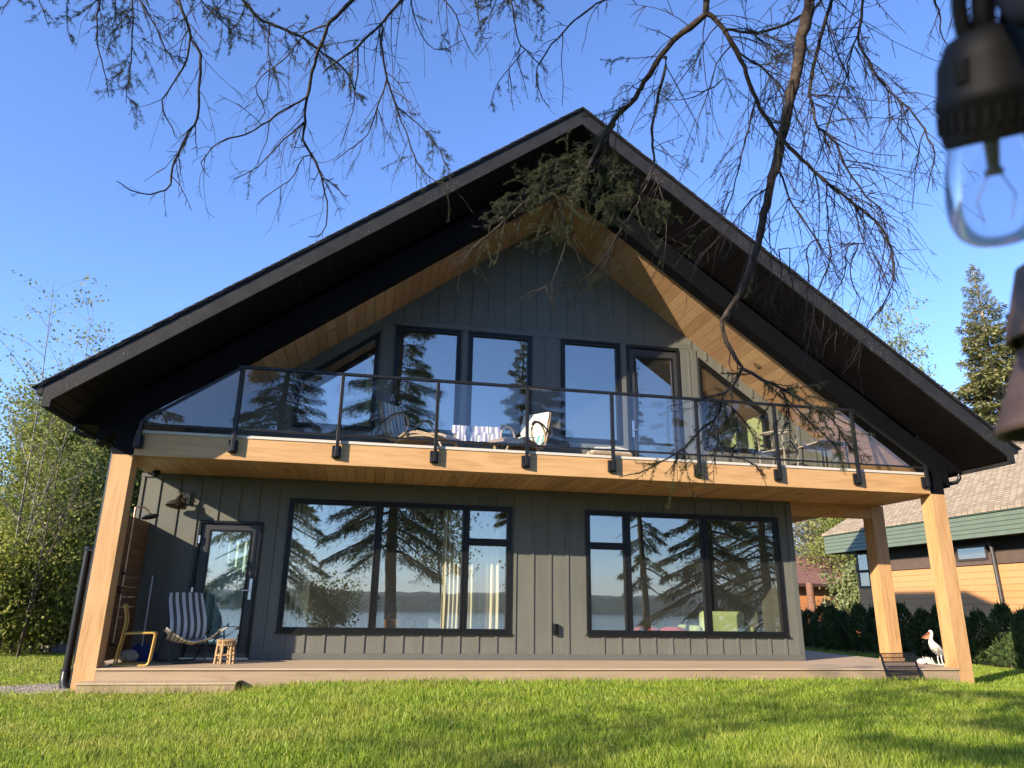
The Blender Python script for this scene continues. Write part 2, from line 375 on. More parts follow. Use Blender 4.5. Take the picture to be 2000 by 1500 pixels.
def resample(pts, K):
    pts = np.asarray(pts, float); d = np.concatenate([[0], np.cumsum(np.linalg.norm(np.diff(pts, axis=0), axis=1))]); t = np.linspace(0, d[-1], K)
    return np.stack([np.interp(t, d, pts[:, i]) for i in range(pts.shape[1])], 1)
def smoothline(pts, K):
    """Catmull-Rom through pts (any columns)"""
    p = np.asarray(pts, float); p = np.vstack([2*p[0]-p[1], p, 2*p[-1]-p[-2]]); o = []; n = len(p)-3; m = max(2, int(math.ceil(K/n))+1)
    for i in range(n):
        a, b, c, d = p[i:i+4]
        for t in np.linspace(0, 1, m, endpoint=(i == n-1)): o.append(.5*((2*b)+(-a+c)*t+(2*a-5*b+4*c-d)*t*t+(-a+3*b-3*c+d)*t**3))
    return resample(np.array(o), K)
def unit(v): return v/np.maximum(np.linalg.norm(v, axis=-1, keepdims=True), 1e-9)
def rand_dirs(n): return unit(RNG.normal(size=(n, 3)))
# leaf quads: centres C, along-direction D, face normal N, length, width -> pointed diamond leaves
def leaves(C, D, N, L, Wd):
    D = unit(D); S = unit(np.cross(N, D)); L = np.broadcast_to(L, (len(C),))[:, None]; Wd = np.broadcast_to(Wd, (len(C),))[:, None]
    Vv = np.stack([C, C+D*L*.5+S*Wd*.5, C+D*L, C+D*L*.5-S*Wd*.5], 1).reshape(-1, 3); return Vv, np.arange(len(C)*4).reshape(-1, 4)
def tris(C, D, N, L, Wd):
    D = unit(D); S = unit(np.cross(N, D)); L = np.broadcast_to(L, (len(C),))[:, None]; Wd = np.broadcast_to(Wd, (len(C),))[:, None]
    Vv = np.stack([C-S*Wd*.5, C+S*Wd*.5, C+D*L], 1).reshape(-1, 3); return Vv, np.arange(len(C)*3).reshape(-1, 3)
def merge(parts):
    Vs = []; Fs = []; n = 0
    for Vv, F in parts: Vs.append(Vv); Fs.append(F+n); n += len(Vv)
    ks = sorted({f.shape[1] for f in Fs}); return np.concatenate(Vs), [np.concatenate([f for f in Fs if f.shape[1] == k]) for k in ks]
# ------------------------------------------------------------------ the house
W_ = 13.40; HB = 3.12; HD = .30; PW = .27; D = 1.61; XC = 6.65; SL = .74; XR = 11.41; YF = -1.04; YB = 10.2
def zr(z0, x): return z0-SL*abs(x-XC)
def slopes(z0, h, xa, xb):
    """left and right XZ strips of height h hanging under the roof line z0, from the centre distance xa to xb"""
    return [[(XC-xa, z0-SL*xa), (XC-xb, z0-SL*xb), (XC-xb, z0-SL*xb-h), (XC-xa, z0-SL*xa-h)],
            [(XC+xa, z0-SL*xa), (XC+xb, z0-SL*xb), (XC+xb, z0-SL*xb-h), (XC+xa, z0-SL*xa-h)]]
house = thing('house', (XC, 0, 0), 'two-storey dark grey gabled house with cedar posts, balcony and black overhanging roof', 'house')
H = house
# --- roof: shingle courses, fascias, gutters
mb = MB(); nC = 62; run = 7.33
for sg in (-1, 1):
    for i in range(nC):
        a = run*i/nC; b = run*(i+1)/nC+.05; k = .012
        poly = [(XC+sg*a, 9.19-SL*a+.004), (XC+sg*b, 9.19-SL*b+.004+k), (XC+sg*b, 9.19-SL*b-.012+k), (XC+sg*a, 9.19-SL*a-.02)]
        yo = -1.075-random.random()*.012
        mb.prism(poly, yo, YB+.6)
roof = mb.build('roof', 'shingle', H)
for sg in (-1, 1):
    b = 7.25; z0 = 9.15; h = .272
    fm = MB(); fm.prism([(XC, z0), (XC+sg*b, z0-SL*b), (XC+sg*b, z0-SL*b-.285), (XC+sg*(b-.11), z0-SL*b-.285), (XC+sg*(b-.11)+0, z0-SL*(b-.11)-h), (XC, z0-h)], YF, YF+.04)
    f = fm.build('fascia', 'fascia', roof, bevel=.003)
    em = MB(); xa = XC+sg*7.25; em.box(min(xa, xa-sg*.035), max(xa, xa-sg*.035), YF+.042, YB, 3.50, 3.765); em.build('fascia', 'fascia', roof)
    dm = MB(); dm.prism([(XC+sg*.0, 9.168), (XC+sg*7.30, 9.168-SL*7.30), (XC+sg*7.30, 9.152-SL*7.30), (XC, 9.152)], -1.068, YF+.03); dm.build('drip_edge', 'satin', roof)
    gm = MB(); gx = XC+sg*7.252
    prof = [(gx, 3.66), (gx, 3.775), (gx+sg*.125, 3.775), (gx+sg*.118, 3.745), (gx+sg*.085, 3.70), (gx+sg*.075, 3.66)]
    gm.prism(prof, YF-.005, YB); gm.build('gutter', 'satin', roof, bevel=.004)
# decking slab over the whole roof (keeps the inside dark)
mb = MB()
for sg in (-1, 1): mb.prism([(XC, 9.145), (XC+sg*7.2, 9.145-SL*7.2), (XC+sg*7.2, 9.06-SL*7.2), (XC, 9.06)], YF+.045, YB)
mb.build('roof_deck', 'black', H)
# overhang soffit: black boards running into the house
mb = MB(); step = .152
for sg in (-1, 1):
    a = .01
    while a < 7.17:
        b = min(a+step-.012, 7.19)
        mb.prism([(XC+sg*a, 8.90-SL*a), (XC+sg*b, 8.90-SL*b), (XC+sg*b, 8.888-SL*b), (XC+sg*a, 8.888-SL*a)], YF+.045, .05); a += step
mb.build('overhang_soffit', 'soffit_black', H)
mb = MB()
for sg in (-1, 1): mb.prism([(XC, 8.925), (XC+sg*7.2, 8.925-SL*7.2), (XC+sg*7.2, 8.906-SL*7.2), (XC, 8.906)], YF+.045, .05)
mb.build('soffit_backing', 'black', H)
# boxed side eaves
for sg, xa, xb in ((-1, -.57, -.005), (1, 13.405, 13.87)):
    mb = MB(); n = 6; w = (xb-xa)/n
    for i in range(n): mb.box(xa+i*w, xa+(i+1)*w-.008, .035, YB, 3.535, 3.55)
    mb.build('eave_soffit', 'soffit_black', H)
    mb = MB(); xo = XC+sg*7.21; xi = XC+sg*6.4
    mb.prism([(xo, 3.53), (xi, 3.53), (xi, zr(8.885, xi)), (xo, zr(8.885, xo))], .03, .06); mb.build('gable_return', 'black', H)
# rake beams
for sg in (-1, 1):
    a = 0; b = 6.9; mb = MB()
    mb.prism([(XC, 8.80), (XC+sg*b, 8.80-SL*b), (XC+sg*b, 8.36-SL*b), (XC, 8.36)], .012, .27); mb.build('rake_beam', 'black', H, bevel=.004)
# posts with black upper sleeves
for x, y in ((0, 0), (W_-PW, 0), (W_-PW, 1.60)):
    p = MB().box(x, x+PW, y, y+PW, -.1 if y == 0 else HD, HB).build('post', 'post', H, bevel=.004)
    if y == 0: MB().box(x+.001, x+PW-.001, .001, PW, HB+.001, 3.74).build('post_sleeve', 'black', p)
    MB().box(x-.012, x+PW+.012, y+.02 if y == 0 else y-.012, y+PW+.012, HD+.001, HD+.055).build('post_base', 'post', p)
# balcony: beam, flashing, floor, cedar underside
MB().box(PW, W_-PW, .004, .22, HB, 3.442).build('balcony_beam', 'beam', H, bevel=.003)
MB().box(PW+.001, W_-PW-.001, -.012, .25, 3.443, 3.486).build('balcony_edge', 'flash', H, bevel=.004)
MB().box(0.002, W_-.002, .252, YB, 3.19, 3.46).build('balcony_floor', plain('balcony_membrane', (.30, .29, .27), .8), H)
mb = MB(); x = .01
while x < W_-.05:
    xb = min(x+.152-.008, W_-.01); mb.box(x, xb, .225, YB, 3.128, 3.145); x += .152
mb.build('porch_ceiling', 'cedar', H)
MB().box(.012, W_-.012, .235, YB, 3.15, 3.185).build('ceiling_backing', 'cedar_gap', H)
MB().box(XR+.001, W_-PW-.001, D, D+.2, 2.885, 3.127).build('side_beam', 'beam', H, bevel=.003)
# cedar ceiling under the gable
mb = MB()
for sg in (-1, 1):
    a = .01
    while a < 6.68:
        b = min(a+.144, 6.70)
        mb.prism([(XC+sg*a, 8.44-SL*a), (XC+sg*b, 8.44-SL*b), (XC+sg*b, 8.424-SL*b), (XC+sg*a, 8.424-SL*a)], .265, D-.004); a += .152
mb.build('gable_ceiling', 'cedar', H)
mb = MB()
for sg in (-1, 1): mb.prism([(XC, 8.49), (XC+sg*6.9, 8.49-SL*6.9), (XC+sg*6.9, 8.45-SL*6.9), (XC, 8.45)], .26, YB)
mb.build('ceiling_backing', 'cedar_gap', H)
# --- walls as columns with openings
LW0, LW1, RW0, RW1 = 2.295, 6.055, 7.385, 11.13; WZ0, WZ1 = .70, 2.815
DX0, DX1, DZ1 = .935, 1.925, 2.405
def columns(mbs, xs, spans, y0, y1):
    for xa, xb in zip(xs, xs[1:]):
        if xb-xa < 1e-4: continue
        for lo, hi in spans(xa, xb): mbs.prism([(xa, lo[0]), (xb, lo[1]), (xb, hi[1]), (xa, hi[0])], y0, y1)
def lspan(xa, xb):
    m = (xa+xb)/2; B = HD; T = 3.126
    if LW0 < m < LW1 or RW0 < m < RW1: return [((B, B), (WZ0, WZ0)), ((WZ1, WZ1), (T, T))]
    if DX0 < m < DX1: return [((DZ1, DZ1), (T, T))]
    return [((B, B), (T, T))]
mb = MB(); columns(mb, [-.04, DX0, DX1, LW0, LW1, RW0, RW1, XR], lspan, D, D+.16)
# battens
bx = [2.72+.3092*i for i in range(-9, 29)]
bx = [-.04+.03]+[x for x in bx if x > .1]
for x in bx:
    for lo, hi in lspan(x-.02, x+.02):
        if DX0-.06 < x < DX1+.06 and lo[0] < 2: continue
        if any(abs(x-e) < .06 for e in (LW0, LW1, RW0, RW1)) and not (LW0 < x < LW1 or RW0 < x < RW1): continue
        z0, z1 = lo[0], hi[0]
        if z0 < .5: z0 = .40
        if z1 > 3: z1 = 3.06
        if (LW0 < x < LW1 or RW0 < x < RW1):
            if z0 < .6: z1 = WZ0-.02
            else: z0 = WZ1+.02
        mb.box(x-.024, x+.024, D-.02, D-.0005, z0, z1)
lw = mb.build('lower_wall', 'siding', H)
mb = MB(); mb.box(-.045, XR+.012, D-.024, D-.0006, HD+.002, .398); mb.box(-.04, DX0-.05, D-.026, D-.0007, 3.065, 3.124); mb.box(DX0-.049, XR, D-.026, D-.0007, 3.065, 3.124)
mb.box(XR-.10, XR+.012, D-.0235, D-.0008, .399, 3.063); mb.build('wall_trim', 'trim', H, bevel=.003)
# side and rear walls
mb = MB(); mb.box(-.04, .12, D+.161, YB, HD, 3.126); mb.box(XR-.16, XR, D+.161, YB, HD, 3.126); mb.box(.121, XR-.161, YB-.16, YB, HD, 3.126)
mb.build('side_wall', 'siding', H)
SIDEW = MB(); SIDEW.box(XR+.001, XR+.05, 3.0, 3.1, .32, 3.1); SIDEW.box(XR+.001, XR+.03, 2.0, 2.9, 1.2, 2.5); SIDEW.build('side_window', 'frame', H)
# upper wall
UA, UB_, UC, UD = (3.85, 5.05), (5.195, 6.385), (6.955, 8.12), (8.262, 9.335)
TR = [(9.73, 5.895), (11.10, 4.865), (11.10, 4.035), (9.73, 4.035)]; TL = [(2*XC-x, z) for x, z in TR]
TR_S = (TR[1][1]-TR[0][1])/(TR[1][0]-TR[0][0]); UZ0, UZ1 = 4.05, 6.035
def ztop(x): return zr(8.43, x)
def uspan(xa, xb):
    m = (xa+xb)/2; B = 3.462; T = (ztop(xa), ztop(xb))
    for a, b in (UA, UB_, UC):
        if a < m < b: return [((B, B), (UZ0, UZ0)), ((UZ1, UZ1), T)]
    if UD[0] < m < UD[1]: return [((6.02, 6.02), T)]
    if TR[0][0] < m < TR[1][0]:
        f = lambda x: TR[0][1]+TR_S*(x-TR[0][0]); return [((B, B), (4.035, 4.035)), ((f(xa), f(xb)), T)]
    if TL[1][0] < m < TL[0][0]:
        f = lambda x: TL[0][1]-TR_S*(x-TL[0][0]); return [((B, B), (4.035, 4.035)), ((f(xa), f(xb)), T)]
    return [((B, B), T)]
xs = sorted([.0, W_, XC, *UA, *UB_, *UC, *UD, TR[0][0], TR[1][0], TL[0][0], TL[1][0]])
mb = MB(); columns(mb, xs, uspan, D, D+.16)
x = XC-.155-.3092*20
while x < 13.2:
    if x > .3:
        for lo, hi in uspan(x-.02, x+.02):
            z0 = lo[0]; z1 = min(hi)-.01
            if z0 > 5 : z0 = max(lo)+(.1215 if 3.5 < x < 9.8 else .05)
            if z1 < 4.2: z1 = 3.99
            if any(abs(x-e) < .055 for e in (*UA, *UB_, *UC, *UD, TR[0][0], TR[1][0], TL[0][0], TL[1][0])) and z0 < 4: continue
            if z1-z0 > .05: mb.box(x-.024, x+.024, D-.02, D-.0005, z0, z1)
    x += .3092
mb.build('upper_wall', 'siding', H)
mb = MB(); mb.box(3.72, 9.60, D-.022, D-.0006, 6.045, 6.155)
for a, b in ((3.60, 3.80), (5.075, 5.17), (6.41, 6.93), (8.145, 8.238), (9.36, 9.70)):
    mb.box(a, b, D-.018, D-.0007, 3.47, 6.043)
    if b-a > .3:
        m_ = (a+b)/2; mb.box(m_-.024, m_+.024, D-.03, D-.0185, 3.6, 6.0)
mb.build('wall_trim', 'trim', H, bevel=.003)
# --- windows
def rect(x0, x1, z0, z1): return [(x0, z0), (x1, z0), (x1, z1), (x0, z1)]
def window(polys, outer, parent, fw=.045, sw=.045, y=D, label=None):
    mb = MB(); mb.ring(outer, inset(outer, fw), y-.032, y+.12)
    w = mb.build('window', 'frame', parent, bevel=.004)
    for p in polys:
        i1 = inset(p, sw); mb = MB(); mb.ring(inset(p, .004), i1, y-.02, y+.08); mb.build('sash', 'frame', w, bevel=.006)
        i2 = inset(p, sw-.008); pm = MB(); pm.add([(a, y+.03+.0007*(a-i2[0][0]), b) for a, b in i2], [tuple(range(len(i2)))]); pm.build('pane', 'glass', w)
    return w
m1, m2, tz = 3.774, 5.255, 2.197
f = .04
wl = window([rect(LW0+f, m1-.018, WZ0+f, WZ1-f), rect(m1+.018, m2-.018, WZ0+f, WZ1-f), rect(m2+.018, LW1-f, WZ0+f, tz-.015), rect(m2+.018, LW1-f, tz+.015, WZ1-f)], rect(LW0, LW1, WZ0, WZ1), H)
for q in ((m1-.018, m1+.018, WZ0+f, WZ1-f), (m2-.018, m2+.018, WZ0+f, WZ1-f), (m2+.018, LW1-f, tz-.015, tz+.015)): MB().box(q[0], q[1], D-.026, D+.1, q[2], q[3]).build('mullion', 'frame', wl)
n1, n2 = 8.156, 9.634
wr = window([rect(RW0+f, n1-.018, WZ0+f, tz-.015), rect(RW0+f, n1-.018, tz+.015, WZ1-f), rect(n1+.018, n2-.018, WZ0+f, WZ1-f), rect(n2+.018, RW1-f, WZ0+f, WZ1-f)], rect(RW0, RW1, WZ0, WZ1), H)
for q in ((n1-.018, n1+.018, WZ0+f, WZ1-f), (n2-.018, n2+.018, WZ0+f, WZ1-f), (RW0+f, n1-.018, tz-.015, tz+.015)): MB().box(q[0], q[1], D-.026, D+.1, q[2], q[3]).build('mullion', 'frame', wr)
for a, b in ((LW0, LW1), (RW0, RW1)): MB().box(a-.03, b+.03, D-.05, D-.033, WZ0-.012, WZ0+.012).build('sill', 'frame', wl if a == LW0 else wr)
for a, b in (UA, UB_, UC): window([rect(a+.03, b-.03, UZ0+.03, UZ1-.03)], rect(a, b, UZ0, UZ1), H, .032, .05)
for T_ in (TR, TL): window([inset(T_, .03)], T_, H, .032, .045)
# doors
def door(x0, x1, z0, z1, gx0, gx1, gz0, gz1, hx, hz, sgn):
    mb = MB(); mb.ring(rect(x0, x1, z0, z1), rect(x0+.045, x1-.045, z0+.02, z1-.045), D-.035, D+.12)
    fr = mb.build('door_frame', 'frame', H, bevel=.004)
    mb = MB(); mb.ring(rect(x0+.05, x1-.05, z0+.024, z1-.05), rect(gx0, gx1, gz0, gz1), D+.005, D+.05); d = mb.build('door', plain('door_paint', (.030, .030, .031), .4, var=.05), H, bevel=.003)
    pm = MB(); pm.add([(gx0-.01, D+.03, gz0-.01), (gx1+.01, D+.031, gz0-.01), (gx1+.01, D+.031, gz1+.01), (gx0-.01, D+.03, gz1+.01)], [(0, 1, 2, 3)]); pm.build('pane', 'glass', d)
    mb = MB(); mb.ring(rect(gx0-.03, gx1+.03, gz0-.03, gz1+.03), rect(gx0, gx1, gz0, gz1), D-.004, D+.0049); mb.build('glazing_bead', 'frame', d)
    mb = MB(); mb.box(hx-.022, hx+.022, D-.012, D+.004, hz-.16, hz+.16); mb.tube([(hx, D-.012, hz-.02), (hx, D-.055, hz-.02), (hx-sgn*.02, D-.06, hz-.02), (hx-sgn*.13, D-.06, hz-.025)], .010, 8)
    mb.build('handle', 'steel', d, smooth=True)
    return d
d1 = door(DX0, DX1, HD+.01, DZ1, 1.135, 1.735, .52, 2.235, 1.83, 1.35, 1)
for z in (.6, 1.30, 2.1): MB().box(DX0+.02, DX0+.05, D-.05, D-.036, z-.06, z+.06).build('hinge', 'steel', d1)
MB().box(DX0, DX1, D-.09, D-.036, HD+.004, HD+.03).build('threshold', 'steel', d1)
door(UD[0], UD[1], 3.47, 6.02, 8.44, 9.17, 3.66, 5.80, 8.345, 4.36, -1)
# --- interior: rooms seen through the glass
mb = MB(); mb.box(.13, 11.24, 7.0, 7.1, HD, 3.1); mb.box(6.45, 6.6, D+.17, 6.99, HD, 3.1); mb.box(2.06, 2.16, D+.17, 6.99, HD, 3.1); mb.build('interior_wall', 'inner_wall', H)
MB().box(.13, 11.24, D+.165, 6.99, HD-.02, HD+.01).build('interior_floor', 'inner_floor', H)
mb = MB(); mb.box(.5, 12.9, 7.0, 7.1, 3.47, 8.3); mb.box(11.2, 11.3, D+.17, 6.99, 3.47, 4.93); mb.box(3.35, 3.45, 2.9, 6.99, 3.47, 5.9); mb.build('interior_wall', plain('upper_room_paint', (.50, .56, .26), .9, var=.03), H)
# --- railing
RP = [1.61, 3.075, 4.53, 5.955, 7.36, 8.825, 10.245, 11.715]
rail = MB().box(1.55, 11.775, -.108, -.052, 4.487, 4.53).build('railing', 'satin', H, bevel=.004)
zt = lambda x: zr(8.36, x)
for x in RP+[.335, 13.03]:
    top = min(4.486, zt(x)-.03) if x not in (.335, 13.03) else 3.60
    mb = MB(); mb.box(x-.026, x+.026, -.106, -.054, 3.235, top); p = mb.build('rail_post', 'satin', rail, bevel=.004)
    mb = MB(); mb.box(x-.075, x+.055, -.053, -.013, 3.215, 3.40); mb.box(x-.055, x+.035, -.075, -.0535, 3.225, 3.30); mb.build('bracket', 'satin', rail, bevel=.003)
mb = MB(); allx = [.335]+RP+[13.03]
for a, b in zip(allx, allx[1:]): mb.box(a+.028, b-.028, -.096, -.064, 3.545, 3.572)
mb.build('bottom_rail', 'satin', rail)
for a, b in zip(allx, allx[1:]):
    ta, tb = min(4.486, zt(a+.03)-.02), min(4.486, zt(b-.03)-.02)
    poly = [(a+.04, 3.573), (b-.04, 3.573), (b-.04, tb), (a+.04, ta)]
    if abs(ta-tb) > .2: poly = [(a+.04, 3.573), (b-.04, 3.573)]+([(b-.04, tb), (a+.04, max(ta, 3.58))])
    pm = MB(); pm.add([(x, -.08, z) for x, z in poly], [tuple(range(len(poly)))]); pm.build('glass_panel', 'railglass', rail)
# sloped trims closing the end panels
MB().bar((.34, -.08, 3.60), (1.59, -.08, 4.50), .035, .035).build('sloped_rail', 'satin', rail); MB().bar((13.03, -.08, 3.60), (11.74, -.08, 4.50), .035, .035).build('sloped_rail', 'satin', rail)
# --- porch deck, step
mb = MB(); yy = 0
nb = 15; y0 = .0
while y0 < YB-.2:
    y1 = y0+.138
    if y0 < D+.2: mb.box(.272 if y0 < PW else -.03, W_-PW-.002 if y0 < PW else W_+.0, y0 if y0 else -.022, y1-.004, HD-.025, HD)
    else: mb.box(XR+.02, W_, y0, y1-.004, HD-.025, HD)
    y0 += .138
dk = mb.build('porch_deck', 'deck', H, bevel=.004)
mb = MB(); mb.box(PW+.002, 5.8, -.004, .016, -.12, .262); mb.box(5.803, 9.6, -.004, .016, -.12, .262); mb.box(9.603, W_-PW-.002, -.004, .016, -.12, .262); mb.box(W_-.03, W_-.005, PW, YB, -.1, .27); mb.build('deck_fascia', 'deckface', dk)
mb = MB(); mb.box(PW+.01, W_-.04, .02, 2.0, -.1, .25); mb.build('deck_frame', 'black', dk)
st = MB().box(.155, 2.07, -.30, -.006, .125, .15).build('step', 'deck', H, bevel=.004)
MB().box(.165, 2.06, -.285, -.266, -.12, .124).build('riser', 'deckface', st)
MB().prism([(-.30, -.12), (-.01, -.12), (-.01, .15), (-.20, .15), (-.30, .07)], 2.072, 2.11, 'x').build('end_cap', 'black', st)
# --- shower screen at the left end
mb = MB(); z = HD+.05
while z < 2.26: mb.box(.14, .195, PW+.014, D-.03, z, z+.136); z += .142
scn = mb.build('privacy_screen', 'screen', H)
mb = MB(); mb.box(.10, .139, PW+.3, PW+.36, HD, 2.36); mb.box(.10, .139, D-.09, D-.031, HD, 2.36); mb.build('screen_post', 'screen', scn)
# --- downspouts
def downspout(pts, r, sleeve):
    mb = MB(); mb.tube(smoothline(pts, 40), r, 10); d = mb.build('downspout', 'satin', H, smooth=True)
    (sx, sy), z0, z1 = sleeve; mb = MB(); pr = [(.045, z0)]
    k = z0
    while k < z1: pr += [(.052, k+.01), (.049, k+.03)]; k += .04
    pr += [(.050, z1), (.056, z1+.005), (.056, z1+.03), (.04, z1+.035)]
    mb.lathe(pr, (sx, sy, 0), 14); mb.build('rain_pipe', 'satin', d, smooth=True); return d
d = downspout([(-.55, .05, 3.53), (-.55, .03, 3.44), (-.50, .08, 3.40), (-.15, .25, 3.34), (-.09, .28, 3.28), (-.085, .28, 3.0), (-.085, .28, 1.5), (-.085, .28, .06)], .032, ((-.235, .45), .20, 1.83))
MB().tube(smoothline([(-.235, .45, .22), (-.225, .42, .12), (-.18, .36, .03), (-.12, .31, -.02)], 12), .062, 14).build('elbow', 'satin', d, smooth=True)
mb = MB(); mb.box(-.24, -.06, .28, .31, 1.80, 1.83); mb.tube([(-.235+.06*math.cos(t), .45+.06*math.sin(t), .24) for t in np.linspace(0, 2*PI, 12)], .012, 6); mb.build('pipe_clip', 'satin', d)
downspout([(13.82, .08, 3.53), (13.82, .08, 3.40), (13.75, .12, 3.36), (13.56, .22, 3.32), (13.49, .25, 3.25), (13.485, .25, 3.0), (13.485, .26, 1.5), (13.485, .26, .1)], .034, ((13.62, .40), .12, 1.86))
# ------------------------------------------------------------------ things fixed to the house
t = thing('ceiling_light', (2.30, .70, 3.128), 'recessed light in the porch ceiling nearest the glazed porch door', 'ceiling light', 'recessed lights in the wooden ceilings')
MB().lathe([(.052, -.001), (.070, -.001), (.074, -.006), (.066, -.010), (.052, -.008)], (2.30, .70, 3.128), 20).build('ring', plain('brass_ring', (.42, .30, .16), .35, .6), t, smooth=True)
MB().lathe([(.0, -.003), (.053, -.003), (.053, -.001), (0, -.001)], (2.30, .70, 3.128), 20).build('lens', 'lens', t)
for x, l in ((4.90, 'recessed light in the porch ceiling above the middle of the wide left window'), (8.22, 'recessed light in the porch ceiling above the narrow panes of the right window'), (11.05, 'recessed light in the porch ceiling by the open corner with the two cedar posts')):
    c = copy_tree(t); c.location = (x, .68, 3.128); c['label'] = l
for px, py, l in ((653, 644, 'recessed light in the shaded left slope of the cedar gable ceiling'), (1478, 712, 'recessed light in the sunlit right slope of the cedar gable ceiling')):
    sg = -1 if px < 1000 else 1
    d = ray(px, py); n = np.array([sg*SL, 0, 1.]); k = (8.424+SL*sg*XC - CAM @ n)/(d @ n); p = CAM+d*k
    c = copy_tree(t); c.location = tuple(p-np.array([0, 0, .002])); c.rotation_euler = (0, sg*math.atan(SL), 0); c['label'] = l

c0 = np.array([.24, 1.35, 3.127]); t = thing('security_camera', c0, 'small black dome camera under the porch ceiling above the wall lamp', 'security camera')
MB().lathe([(.055, 0), (.055, -.045), (.050, -.05), (.0, -.05)], c0, 18).build('mount', 'black', t, smooth=True)
MB().ell(c0+np.array([0, -.005, -.062]), (.045, .045, .045)).build('dome', 'satin', t, smooth=True)

b0 = np.array([.65, D, 2.75]); t = thing('wall_lamp', b0, 'dark bronze gooseneck barn lamp on the wall beside the porch door', 'wall lamp')
MB().box(.565, .745, D-.045, D-.0215, 2.65, 2.85).build('wall_plate', 'bronze', t, bevel=.004)
mb = MB(); pts = []
for k in range(26):
    a = k/25; th = -PI*.5+a*2.1*PI*.55
    pts.append((.67-.08*a*a, D-.05-.10*math.sin(a*PI*.75)-.10*a, 2.74-.05*math.sin(a*2*PI)+.06*a))
mb.tube(pts, .011, 8); mb.tube([(.66+.05*math.cos(q), D-.09, 2.73+.05*math.sin(q)) for q in np.linspace(0, 5.0, 16)], .009, 6); mb.build('arm', 'bronze', t, smooth=True)
cx = np.array([.60, D-.235, 2.585]); Zt = unit(np.array([.10, .16, 1.])); Xt = unit(np.cross(np.array([0, 1., 0]), Zt)); Yt = np.cross(Zt, Xt)
MB().lathe([(.0, .185), (.034, .18), (.040, .12), (.052, .095), (.085, .078), (.125, .055), (.152, .022), (.160, -.006), (.155, -.008), (.146, .018), (.118, .048), (.07, .07), (.03, .085), (0, .086)], cx, 32, Xt, Yt, Zt).build('shade', 'bronze', t, smooth=True)
MB().ell(cx+Zt*.045, (.028, .028, .036)).build('bulb', 'white_trim', t, smooth=True)

t = thing('outdoor_outlet', (6.83, D-.02, .79), 'black weatherproof outlet box on the wall between the two wide windows', 'outlet')
MB().box(6.785, 6.875, D-.075, D-.0008, .70, .88).build('cover', 'satin', t, bevel=.012); MB().box(6.80, 6.86, D-.082, D-.076, .72, .86).build('lid', 'black', t, bevel=.003)

# shower on the privacy screen
s0 = np.array([.12, .62, 1.2]); t = thing('outdoor_shower', s0, 'copper outdoor shower with a round head on the wooden privacy screen', 'shower')
mb = MB(); mb.tube(smoothline([(.235, .62, .55), (.235, .62, 1.3), (.235, .62, 2.46)], 12), .011, 8)
mb.build('riser_pipe', 'copper', t, smooth=True)
mb = MB(); mb.tube([(.235, .62, 2.44), (.25, .63, 2.47), (.34, .67, 2.47), (.39, .69, 2.43), (.42, .70, 2.38)], .012, 8); mb.build('shower_arm', 'copper', t, smooth=True)
Zh = unit(np.array([-.25, .05, 1.])); Xh = unit(np.cross(np.array([0, 1., 0]), Zh)); Yh = np.cross(Zh, Xh)
MB().lathe([(0, .05), (.03, .048), (.045, .03), (.115, .018), (.120, -.004), (.110, -.012), (0, -.010)], (.43, .71, 2.335), 28, Xh, Yh, Zh).build('shower_head', 'bronze', t, smooth=True)
mb = MB()
for z in (1.52, 1.26):
    mb.lathe([(.022, 0), (.022, .05), (0, .05)], (.197, .62, z), 10, (0, 1, 0), (0, 0, 1), (1, 0, 0)); mb.tube([(.255, .54, z), (.255, .70, z)], .009, 8); mb.tube([(.255, .62, z-.07), (.255, .62, z+.07)], .009, 8)
mb.box(.197, .245, .50, .66, 1.30, 1.34); mb.lathe([(.02, 0), (.02, .07), (0, .07)], (.197, .62, .56), 10, (0, 1, 0), (0, 0, 1), (1, 0, 0)); mb.build('tap', 'bronze', t, smooth=True)

# ------------------------------------------------------------------ things on the porch
gold = plain('yellow_tube', (.50, .30, .065), .4, .1, .08, 20)
y0 = np.array([.58, .48, HD]); t = thing('cantilever_chair', y0, 'yellow tubular cantilever chair standing side-on beside the privacy screen', 'chair')
for s in (0, .34):
    y = .30+s; e = -.19*s; pts = [(.395+e, y, 1.10), (.44+e, y, .92), (.442+e, y, .88), (.44+e, y, .78), (.385+e, y, .33), (.40+e, y, .312), (.76+e, y, .312), (.80+e, y, .322), (.82+e, y, .36), (.845+e, y, .69), (.84+e, y, .715), (.81+e, y, .728), (.46+e, y, .715)]
    mb = MB(); mb.tube(smoothline(pts, 60), .0135, 8); mb.build('frame', gold, t, smooth=True)
for z, x in ((1.08, .40), (.73, .43), (.312, .72), (.312, .43)): MB().tube([(x, .30, z), (x-.065, .64, z)], .011, 8).build('cross_bar', gold, t, smooth=True)
seatm = plain('yellow_mesh', (.34, .22, .06), .6)
mb = MB()
for i in range(9): mb.bar((.47+i*.042, .31, .722), (.47+i*.042-.061, .63, .722), .014, .008)
mb.build('seat', seatm, t)
mb = MB()
for i in range(5): mb.bar((.437-.0124*i, .33+i*.065, .92), (.40-.0124*i, .33+i*.065, 1.08), .03, .008, (1, 0, 0))
mb.build('backrest', seatm, t)

